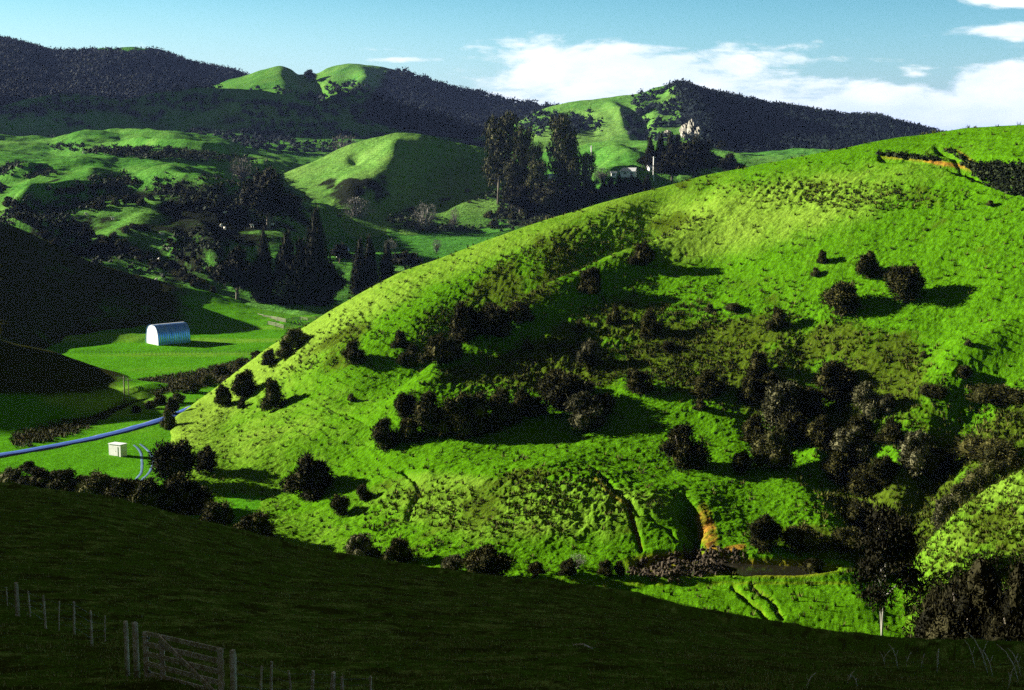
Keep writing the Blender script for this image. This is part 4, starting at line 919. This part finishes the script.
def ribbon(name, pxs, width, mat, lift, label, kind='structure', cat=None, n=70):
    P = [gp_(*q) for q in pxs]; t = np.linspace(0, 1, n); tk = np.linspace(0, 1, len(P))
    x = pchip(tk, np.array([p.x for p in P]), t); y = pchip(tk, np.array([p.y for p in P]), t)
    dx, dy = np.gradient(x), np.gradient(y); ln = np.hypot(dx, dy); nx, ny = -dy / ln, dx / ln
    V = []
    for i in range(n):
        z = max(gz(x[i] + nx[i] * q * width, y[i] + ny[i] * q * width) for q in (-.5, 0, .5)) + lift
        for q in (-.5, -.18, .18, .5): V.append((x[i] + nx[i] * q * width, y[i] + ny[i] * q * width, z - abs(q) * .08))
        for q in (-.5, .5): V.append((x[i] + nx[i] * q * width * 1.06, y[i] + ny[i] * q * width * 1.06, z - .5))
    V = np.array(V).reshape(n, 6, 3); order = [4, 0, 1, 2, 3, 5]; V = V[:, order].reshape(-1, 3)
    idx = np.arange(n * 6).reshape(n, 6)
    Fc = np.stack([idx[:-1, :-1], idx[1:, :-1], idx[1:, 1:], idx[:-1, 1:]], -1).reshape(-1, 4)
    o = link(name, mesh_np(name, V, Fc, mat, True)); tag(o, label, cat, kind=kind); return o
RD = [(-60, 467), (0, 455), (50, 446), (100, 436), (140, 426), (175, 415), (200, 405)]
ribbon('road_verge', RD, 3.9, M['gravel'], .03, 'narrow gravel verge along the valley road')
ribbon('road', RD, 3.1, M['asphalt'], .13, 'bluish sealed valley road curving behind the hill toe')
ribbon('wheel_track', [(134, 444), (140, 450), (142, 460), (140, 474), (132, 484)], .6, M['wet_mud'], .03, 'left bluish wheel track beside the white hut')
ribbon('wheel_track', [(140, 443), (150, 451), (153, 461), (148, 473), (140, 482)], .6, M['wet_mud'], .03, 'right bluish wheel track curving into the scrub')
p = pick(H, 782, 570)
ang = np.linspace(0, 2 * math.pi, 48, endpoint=False); rr_ = 1 + .12 * np.sin(3 * ang + 1) + .07 * np.sin(7 * ang)
Vp = np.vstack([[(p.x, p.y, p.z + .45)], np.stack([p.x + 7.5 * rr_ * np.cos(ang), p.y + 5.0 * rr_ * np.sin(ang), np.full(48, p.z + .45)], -1)])
Fp = np.array([(0, 1 + i, 1 + (i + 1) % 48) for i in range(48)])
tag(link('water', mesh_np('water', Vp, Fp, M['water'], True)), 'small dark pool of the creek under the yellow slip', kind='structure')
# rubble and torn brush under the slips
P, rng = sample(H, 900, lambda px, py, X, Y: 1.0 * ell(px, py, 688, 564, 52, 13, -8, .3) * (py > 545), 12)
parts = [blob(P[i], [q * rng.uniform(.7, 1.3) for q in [rng.uniform(.08, .34)] * 3], 6, 4, rng, .35) for i in range(len(P))]
M['rubble'] = flat_material('rubble', (0.02, 0.014, 0.006), (0.075, 0.055, 0.028), .8, .9)
stuff_mesh('rubble', 'brown rubble and fallen earth below the slips by the creek', *merge(parts), M['rubble'])

# ------------------------------------------------------------------ built things
def boxv(c, d, ax=None):
    """box centred at c, full size d; ax = 3x3 rows"""
    c = np.array(c, float); d = np.array(d, float) / 2; A = np.eye(3) if ax is None else np.array(ax, float)
    V = np.array([c + A[0] * d[0] * i + A[1] * d[1] * j + A[2] * d[2] * k for i in (-1, 1) for j in (-1, 1) for k in (-1, 1)])
    return V, np.array([(0, 1, 3), (0, 3, 2), (4, 6, 7), (4, 7, 5), (0, 4, 5), (0, 5, 1), (2, 3, 7), (2, 7, 6), (0, 2, 6), (0, 6, 4), (1, 5, 7), (1, 7, 3)])
def bar(a, b, w_, h_):
    a, b = Vector(a), Vector(b); d = (b - a); L_ = d.length; d.normalize()
    up = Vector((0, 0, 1)) if abs(d.z) < .9 else Vector((1, 0, 0))
    sd_ = d.cross(up).normalized(); up2 = sd_.cross(d)
    return boxv((a + b) / 2, (L_, w_, h_), (d, sd_, up2))
def part(name, vf, mat, parent, smooth=False):
    return link(name, mesh_np(name, vf[0], vf[1], mat, smooth), parent)
M['white_metal'] = flat_material('white_metal', (0.72, 0.75, 0.76), (0.82, 0.84, 0.84), .6, .5, 0, .1)
M['white_paint'] = flat_material('white_paint', (0.74, 0.74, 0.70), (0.84, 0.84, 0.82), 2, .6)
M['wood_grey'] = flat_material('wood_grey', (0.42, 0.35, 0.24), (0.90, 0.82, 0.64), 5, .85, 0, .6)
M['wood_dark'] = flat_material('wood_dark', (0.12, 0.10, 0.07), (0.28, 0.25, 0.20), 5, .85, 0, .6)
M['wire'] = flat_material('wire', (0.25, 0.25, 0.26), (0.35, 0.35, 0.36), 5, .5, .8)
M['glass'] = flat_material('glass', (0.02, 0.03, 0.05), (0.04, 0.05, 0.07), 2, .1, 0, 0, .6)
M['wool'] = flat_material('wool', (0.62, 0.58, 0.48), (0.78, 0.75, 0.66), 8, .95, 0, .5)
# ribbed metal of the barn roof, reflected sky painted in as blue
def ribbed():
    m, t, b = material('ribbed_roof')
    g = t.new('ShaderNodeTexCoord'); sp = t.new('ShaderNodeSeparateXYZ'); t.l.new(g.outputs['Object'], sp.inputs[0])
    n = t.noise(g.outputs['Object'], .7, 4, .6)
    rib = t.m('SINE', t.m('MULTIPLY', sp.outputs[0], 8.0))
    panel = t.m('LESS_THAN', t.m('FRACT', t.m('MULTIPLY', sp.outputs[0], .42)), .05)
    c = t.mix(t.ramp(n, .3, .7), (0.12, 0.36, 1.0), (0.24, 0.52, 1.0)); c = t.mix(t.m('MULTIPLY', panel, .5), c, (0.6, 0.75, 0.95))
    t.l.new(c, b.inputs['Base Color']); b.inputs['Metallic'].default_value = .8; b.inputs['Roughness'].default_value = .3; b.inputs['Specular IOR Level'].default_value = .3
    bp = t.new('ShaderNodeBump'); bp.inputs['Strength'].default_value = .5; bp.inputs['Distance'].default_value = .05
    t.l.new(rib, bp.inputs['Height']); t.l.new(bp.outputs[0], b.inputs['Normal'])
    return m
M['ribbed_roof'] = ribbed()
def barn():
    p = gp_(166, 344)
    r = link('barn', None, loc=(p.x, p.y + 3, p.z - .15)); r.rotation_euler = (0, 0, math.radians(43))
    tag(r, 'white ended barn with curved ribbed metal roof painted with reflected sky blue on the valley flat', 'barn')
    Wd, L_, Hh = 7.6, 11.0, 6.0; n = 26
    prof = []
    for i in range(n + 1):
        t = math.pi * i / n; prof.append((-Wd / 2 * math.copysign(abs(math.cos(t)) ** .62, math.cos(t)), Hh * math.sin(t) ** .80))
    # long axis along x; end wall at -x
    V = []; 
    for x in (-L_ / 2, L_ / 2):
        for k in (1.0, .985): V += [(x, y * k, z * k) for y, z in prof]
    m = n + 1; Fs = []
    for i in range(n):
        a, b, c, d = i, i + 1, 2 * m + i + 1, 2 * m + i; Fs += [(a, b, c), (a, c, d)]
        a, b, c, d = m + i, m + i + 1, 3 * m + i + 1, 3 * m + i; Fs += [(a, c, b), (a, d, c)]
        Fs += [(i, m + i, m + i + 1), (i, m + i + 1, i + 1), (2 * m + i, 3 * m + i + 1, 3 * m + i), (2 * m + i, 2 * m + i + 1, 3 * m + i + 1)]
    part('roof', (np.array(V), np.array(Fs)), M['ribbed_roof'], r)
    for nm, x in (('end_wall', -L_ / 2 + .12), ('end_wall', L_ / 2 - .12)):
        V = [(x, 0, 0)] + [(x, y * .975, z * .975) for y, z in prof]; Fs = [(0, i, i + 1) for i in range(1, n + 1)]
        V2 = V + [(x + .08, y, z) for _, y, z in V]; k = len(V); Fs += [(a + k, c + k, b + k) for a, b, c in Fs]
        ew = part(nm, (np.array(V2), np.array(Fs)), M['white_metal'], r)
        if x < 0: part('door', merge([boxv((x - .05, 0, 1.6), (.06, 3.0, 3.2)), boxv((x - .08, 0, 3.25), (.06, 3.3, .12)), boxv((x - .08, 0, 1.6), (.05, .08, 3.2))]), M['white_paint'], ew)
    V = [boxv((0, 0, Hh + .02), (L_ + .1, .5, .06))]
    part('roof_glint', merge(V), M['white_metal'], r)  # white strip along the roof top as a painted highlight
barn()
def hut():
    p = gp_(118, 454)
    r = link('hut', None, loc=(p.x, p.y, p.z)); r.rotation_euler = (0, 0, math.radians(-33)); tag(r, 'small white box hut beside the valley road', 'hut')
    part('wall', boxv((0, 0, 1.05), (3.3, 1.6, 2.3)), M['white_paint'], r)
    part('roof', boxv((0, 0, 2.26), (3.5, 1.8, .12), [(1, 0, .03), (0, 1, 0), (-.03, 0, 1)]), M['white_metal'], r)
    d = part('door', boxv((.5, -.83, .95), (.8, .05, 1.8)), M['white_paint'], r); part('handle', boxv((.2, -.88, .95), (.1, .05, .05)), M['wire'], d)
hut()
def gable(name, p, L_, Wd, Hw, Hr, rz, wallm, roofm, label, cat, windows=0):
    r = link(name, None, loc=p); r.rotation_euler = (0, 0, math.radians(rz)); tag(r, label, cat)
    V = [boxv((0, 0, Hw / 2 - .3), (L_, Wd, Hw + .6))]
    for x in (-L_ / 2, L_ / 2):
        V.append((np.array([(x, -Wd / 2, Hw), (x, Wd / 2, Hw), (x, 0, Hw + Hr)]), np.array([(0, 1, 2)])))
    wl = part('wall', merge(V), wallm, r)
    e = .45; sl = math.hypot(Wd / 2, Hr); R_ = []
    for sgn in (-1, 1):
        a = Vector((0, sgn * Wd / 4, Hw + Hr / 2 + .08)); d = Vector((0, sgn * Wd / 2, -Hr)).normalized(); nn_ = Vector((0, sgn * Hr, Wd / 2)).normalized()
        R_.append(boxv(a + d * e / 2, (L_ + 2 * e, sl + e, .1), ((1, 0, 0), d, nn_)))
    part('roof', merge(R_), roofm, r)
    for i in range(windows):
        x = -L_ / 2 + L_ * (i + .5) / windows
        f = part('window', boxv((x, -Wd / 2 - .03, Hw * .58), (1.5, .06, 1.1)), M['white_paint'], r); part('pane', boxv((x, -Wd / 2 - .07, Hw * .58), (1.3, .03, .9)), M['glass'], f)
    return r
M['house_roof'] = flat_material('house_roof', (0.70, 0.72, 0.72), (0.80, 0.82, 0.82), .6, .4)
gable('farmhouse', pick(V_, 627, 175), 10, 6, 2.6, 1.6, -14, M['white_paint'], M['house_roof'], 'white farmhouse with pale gabled roof among the far trees', 'house', 3)
gable('farm_shed', pick(V_, 651, 170), 3.2, 2.6, 2.2, .9, 20, M['white_paint'], M['house_roof'], 'tiny white shed right of the farmhouse beside the pale pole', 'shed', 1)
gable('farm_shed', pick(V_, 614, 176), 2.6, 2.2, 1.8, .7, 5, M['white_paint'], M['house_roof'], 'low white shed touching the left of the farmhouse', 'shed', 1)
M['blue_roof'] = flat_material('blue_roof', (0.15, 0.28, 0.6), (0.22, 0.36, 0.7), .6, .4)
gable('farm_shed', pick(V_, 552, 178), 4.2, 3.4, 2.2, 1.0, 25, M['white_paint'], M['blue_roof'], 'small building with blue roof half hidden among the pines', 'shed', 1)
gable('farm_shed', pick(V_, 342, 254), 5, 4, 2.2, 1.0, 15, M['white_paint'], M['blue_roof'], 'little blue grey building left of the three cypresses', 'shed', 1)
gable('farm_shed', pick(V_, 723, 178), 4, 3, 2.0, .8, 10, M['white_paint'], M['house_roof'], 'pale roofed shed just over the hill edge', 'shed', 0)
def pole(p, h, label, wires=True, mat='wood_dark', r_=.13):
    r = link('power_pole', None, loc=p); tag(r, label, 'power pole', 'power poles')
    part('pole', tube([(0, 0, -.6), (0, 0, h * .5), (0, 0, h)], [r_ * 1.3, r_ * 1.1, r_], 8), M[mat], r, True)
    part('crossarm', boxv((0, 0, h - .45), (2.0, .12, .12)), M[mat], r)
    for x in (-.85, 0, .85): part('insulator', tube([(x, 0, h - .4), (x, 0, h - .15)], [.06, .05], 6), M['white_paint'], r)
pole(pick('ground', 124, 403), 6.6, 'dark power pole by the stream at the foot of the hill', r_=.14)
pole(pick('ground', 130, 399), 5.2, 'shorter dark pole just right of the stream side one', r_=.10)
pole(pick(V_, 590, 168), 12, 'pale pole above the bare shrubs left of the farmhouse', mat='white_paint', r_=.28)
pole(pick(V_, 654, 180), 12.5, 'tall pale pole right of the farmhouse', mat='white_paint', r_=.30)

# fences
def fence(name, pts, label, hp, rp, wires, mat, lean=0, seed=1, rails=False, sag=0):
    rg = random.Random(seed); r = link(name, None, loc=pts[0]); tag(r, label, 'fence')
    O = Vector(pts[0]); tops = []
    for i, p in enumerate(pts):
        q = Vector(p) - O; h = hp[i] if isinstance(hp, (list, tuple)) else hp * rg.uniform(.92, 1.08); rad = rp[i] if isinstance(rp, (list, tuple)) else rp
        dx, dy = rg.uniform(-lean, lean), rg.uniform(-lean, lean)
        part('post', tube([q + Vector((0, 0, -.3)), q + Vector((dx * .4, dy * .4, h * .5)), q + Vector((dx, dy, h))], [rad * 1.1, rad, rad * .9], 6), M[mat], r, False)
        tops.append((q, Vector((dx, dy, h))))
    for k in range(wires):
        f = (k + 1) / (wires + .4); V = []
        for i in range(len(tops) - 1):
            a = tops[i][0] + tops[i][1] * f; b = tops[i + 1][0] + tops[i + 1][1] * f
            V.append(bar(a, b, .03, .14) if rails else bar(a, b, sag or .007, sag or .007))
        part('rail' if rails else 'wire', merge(V), M[mat if rails else 'wire'], r)
N_ = 'near_slope'
fence('fence', [pick(N_, *q) for q in [(-14, 603), (7, 604), (19, 616), (31, 617), (45, 628), (59, 630), (75, 635), (92, 646), (106, 641)]], 'old wire fence of thin pale battens running down to the gate', [1.1, .75, 1.3, 1.0, 1.2, 1.05, 1.15, 1.15, .85], [.035, .03, .085, .034, .045, .03, .045, .045, .03], 4, 'wood_grey', .07, 3)
fence('fence', [pick(N_, *q) for q in [(236, 698), (260, 699), (272, 699), (291, 699), (313, 699), (332, 699), (342, 698), (372, 699)]], 'wire fence of short pale battens at the bottom right of the gate', [1.0, .75, .85, .65, .62, .62, .5, .5], [.05, .03, .035, .03, .04, .06, .04, .03], 3, 'wood_grey', .05, 5)
fg = [gp_(x, 354 + (x - 80) * .002 + 0.8 * math.sin(x * .05)) for x in range(84, 272, 4)]
fence('fence', fg, 'long low post and wire fence crossing the flat before the barn', 1.1, .07, 2, 'wood_dark', .03, 6, sag=.03)
fence('stock_yard', [gp_(*q) for q in [(250, 317), (257, 318), (264, 320), (271, 321), (278, 323), (286, 325), (293, 323), (300, 321), (308, 322), (316, 320), (322, 318)]], 'pale railed stock yard fence at the back of the flat', 1.5, .10, 4, 'wood_dark', .03, 7, rails=True)
fence('stock_yard', [gp_(*q) for q in [(268, 326), (276, 328), (284, 330), (292, 329), (300, 327), (308, 326), (316, 325)]], 'front row of pale yard rails nearest the bright flat', 1.4, .10, 3, 'wood_dark', .03, 8, rails=True)
def single_post(p, h, rad, label, dx=0):
    o = link('gate_post', mesh_np('gate_post', *merge([tube([(0, 0, -.5), (dx * .5, 0, h * .5), (dx, 0, h - .04), (dx, 0, h)], [rad * 1.05, rad, rad, rad * .8], 10)]), M['wood_grey'], True), loc=p)
    tag(o, label, 'post', 'posts of the field gate')
def gate():
    A = Vector([float(v) for v in at(146, 631, 33.6)]); B = Vector([float(v) for v in at(223, 648, 30.3)])
    r = link('field_gate', None, loc=(A - Vector((0, 0, 1.15)))); tag(r, 'weathered wooden five bar field gate with a diagonal brace', 'gate')
    O = Vector(r.location); d = (B - A); L_ = d.length; u = d.normalized(); up = Vector((0, 0, 1)); sdv = u.cross(up).normalized()
    def P(x, z, o=0): return (A - O) + u * x + Vector((0, 0, z - 0.06)) + sdv * o
    for k, z in enumerate([0, -.27, -.52, -.77, -1.02]):
        rl = part('rail', bar(P(0, z), P(L_, z), .035, .12 if k else .10), M['wood_grey'], r)
        if not k: rl['label'] = 'top rail with a worn pale edge'
    for x in (.05, L_ * .24, L_ - .06): part('stile', bar(P(x, .05, .045), P(x, -1.12, .045), .05, .12), M['wood_grey'], r)
    part('brace', bar(P(L_ * .24, .0, .09), P(L_ - .12, -1.05, .09), .035, .12), M['wood_grey'], r)
    hg = part('hinge', merge([bar(P(-.18, -.1, .03), P(.25, -.1, .03), .02, .05), bar(P(-.18, -.95, .03), P(.25, -.95, .03), .02, .05)]), M['wire'], r)
    single_post(Vector(A) + Vector((-.28, .05, -1.35)), 1.55, .075, 'thick right hand post of the pair beside the gate hinge')
    single_post(Vector(A) + Vector((-.62, .45, -1.5)), 1.6, .06, 'left hand post of the pair beside the gate hinge')
    single_post(Vector(B) + Vector((.22, -.05, -1.35)), 1.32, .07, 'dark post closing the right end of the gate')
gate()
# log and stalks
p = pick(N_, 582, 647)
tag(link('stick', mesh_np('stick', *tube([(-.35, .1, .05), (0, 0, .09), (.3, -.25, .04)], [.03, .045, .025], 6), M['straw'], True), loc=p), 'short white stick lying on the dark near slope', 'stick')
rk = random.Random(21)
STK = [(882, 660, 14, 12), (886, 668, 18, -6), (898, 668, 26, -10), (905, 666, 16, 6), (920, 668, 15, 4), (936, 672, 26, 2), (938, 664, 14, -4), (975, 668, 30, -12), (988, 674, 48, -26), (992, 676, 30, -14), (1018, 680, 40, -24), (1022, 676, 30, -14), (846, 684, 14, 8), (858, 686, 12, -6), (806, 688, 16, 10), (1008, 688, 22, 6)]
for i, (px, py, h, dx) in enumerate(sorted(STK)):
    q = pick(N_, px, py); sc = q.y / F; pts = [(0, 0, -.02), (dx * .25 * sc, 0, h * .45 * sc), (dx * .6 * sc, .03, h * .8 * sc), (dx * sc, .05, h * sc)]
    r0 = .018 if h < 25 else .026
    tag(link('dry_stalk', mesh_np('dry_stalk', *merge([tube(pts, [r0, r0 * .9, r0 * .7, r0 * .4], 5), tube([pts[1], (pts[1][0] - dx * .2 * sc, .02, h * .75 * sc)], [r0 * .7, r0 * .3], 4)]), M['straw'], True), loc=q), nth(i, 'pale dry stalks on the near slope edge at lower right'), 'stalk', 'dry stalks on the near slope')
# sheep
def sheep_mesh():
    rng = np.random.default_rng(3)
    body = merge([blob((0, 0, .62), (.52, .27, .27), 14, 9, rng, .05), blob((.55, 0, .82), (.2, .11, .12), 10, 6, rng, .03), blob((.40, 0, .72), (.2, .14, .18), 10, 6, rng, .03)] + [tube([(x, y, .5), (x, y, .25), (x + .02, y, 0)], [.07, .045, .04], 6) for x in (-.33, .3) for y in (-.13, .13)] + [tube([(.5, y * .09, .9), (.5, y * .2, .87)], [.04, .02], 5) for y in (-1, 1)])
    return mesh_np('sheep', *body, M['wool'], True)
sm = sheep_mesh()
SHP = [(87, 215), (113, 219), (145, 228), (162, 235), (168, 251), (159, 260), (156, 281), (161, 264), (222, 226), (225, 213), (225, 229), (252, 226), (272, 225), (83, 153)]
for i, (px, py) in enumerate(sorted(SHP)):
    o = link('sheep', sm, loc=pick(V_, px, py)); o.scale = (1.7, 1.7, 1.7); o.rotation_euler = (0, 0, rk.uniform(0, 6.28)); tag(o, nth(i, 'white sheep grazing on the slopes across the valley'), 'sheep', 'sheep across the valley')
# pale cliffs on the craggy hill
M['cliff'] = flat_material('cliff', (0.14, 0.13, 0.10), (0.34, 0.32, 0.27), .12, .9, 0, 1)
for i, (px, py, wd, ht, lb) in enumerate([(684, 136, 8, 12, 'left pale rock face below the forest of the craggy hill'), (691, 135, 7, 15, 'tallest pale rock face of the craggy hill'), (697, 137, 5, 10, 'right pale rock face of the craggy hill'), (668, 134, 6, 5, 'small pale rock outcrop left of the rock faces')]):
    q = pick('cliff_hill', px, py); sc = q.y / F; rng = np.random.default_rng(i)
    V, Fc = blob((0, 0, 0), (wd * sc * .6, 8, ht * sc * .55), 14, 12, rng, .22)
    V[:, 1] += rng.uniform(-1.5, 1.5, len(V)); tag(link('rock_face', mesh_np('rock_face', V, Fc, M['cliff'], False), loc=(q.x, q.y, q.z + ht * sc * .5)), lb, 'rock', 'pale cliffs on the craggy hill')

canopy('scrub', 'dense dark scrub on the shaded banks across the valley', V_, 6500, lambda px, py, X, Y: (px < 340) * (py > 142) * (py < 305) * np.clip(  # scrub also deepens the dark of the shaded banks
    ell(px, py, 150, 154, 90, 5, 4) + ell(px, py, 70, 200, 62, 14, -14) + ell(px, py, 20, 172, 30, 6) + .9 * ell(px, py, 225, 198, 80, 14, 10) + .6 * ell(px, py, 195, 255, 30, 22, 20) + .7 * ell(px, py, 30, 235, 50, 22) + .25 * ell(px, py, 110, 262, 80, 12, 14), 0, 1), 15, .7, 2.0, 'bush_leaf', 14)
canopy('scrub', 'dark scrub on the bank below the pines and knoll', V_, 4500, lambda px, py, X, Y: (py > 185) * (py < 233) * np.clip(ell(px, py, 470, 212, 110, 18) + ell(px, py, 600, 205, 80, 14), 0, 1) * (1 - .9 * ell(px, py, 485, 206, 16, 5, -20)), 16, .8, 2.2, 'bush_leaf', 14)
# ------------------------------------------------------------------ air
HZ = bpy.data.materials.new('haze'); HZ.use_nodes = True
HZ.node_tree.nodes.clear(); vo = HZ.node_tree.nodes.new('ShaderNodeVolumePrincipled'); mo = HZ.node_tree.nodes.new('ShaderNodeOutputMaterial')
vo.inputs['Color'].default_value = (0.34, 0.48, 1.0, 1); vo.inputs['Density'].default_value = 0.000030; vo.inputs['Anisotropy'].default_value = 0.0
HZ.node_tree.links.new(vo.outputs[0], mo.inputs['Volume'])
Vb, Fb = boxv((0, 14000, 150), (66000, 40000, 900)); Vb[:, 2] = np.where(Vb[:, 2] < 0, -130, 520); 
Vb[:, 1] = np.where(Vb[:, 1] < 14000, -33000, 33000)
tag(link('haze', mesh_np('haze', Vb, Fb, HZ, False)), 'thin bluish air over the valley', kind='stuff')

canopy('scrub', 'dark scrub filling the slip hollow at the top right', H, 2600, lambda px, py, X, Y: (py > 150) * np.clip(ell(px, py, 1022, 182, 46, 13, 14, .3) + .8 * ell(px, py, 985, 172, 24, 4, 16) + .5 * ell(px, py, 958, 157, 18, 1.6, 30) + .35 * ell(px, py, 910, 158, 30, 1.5, 5), 0, 1), 17, .25, .75, 'bush_leaf', 12)
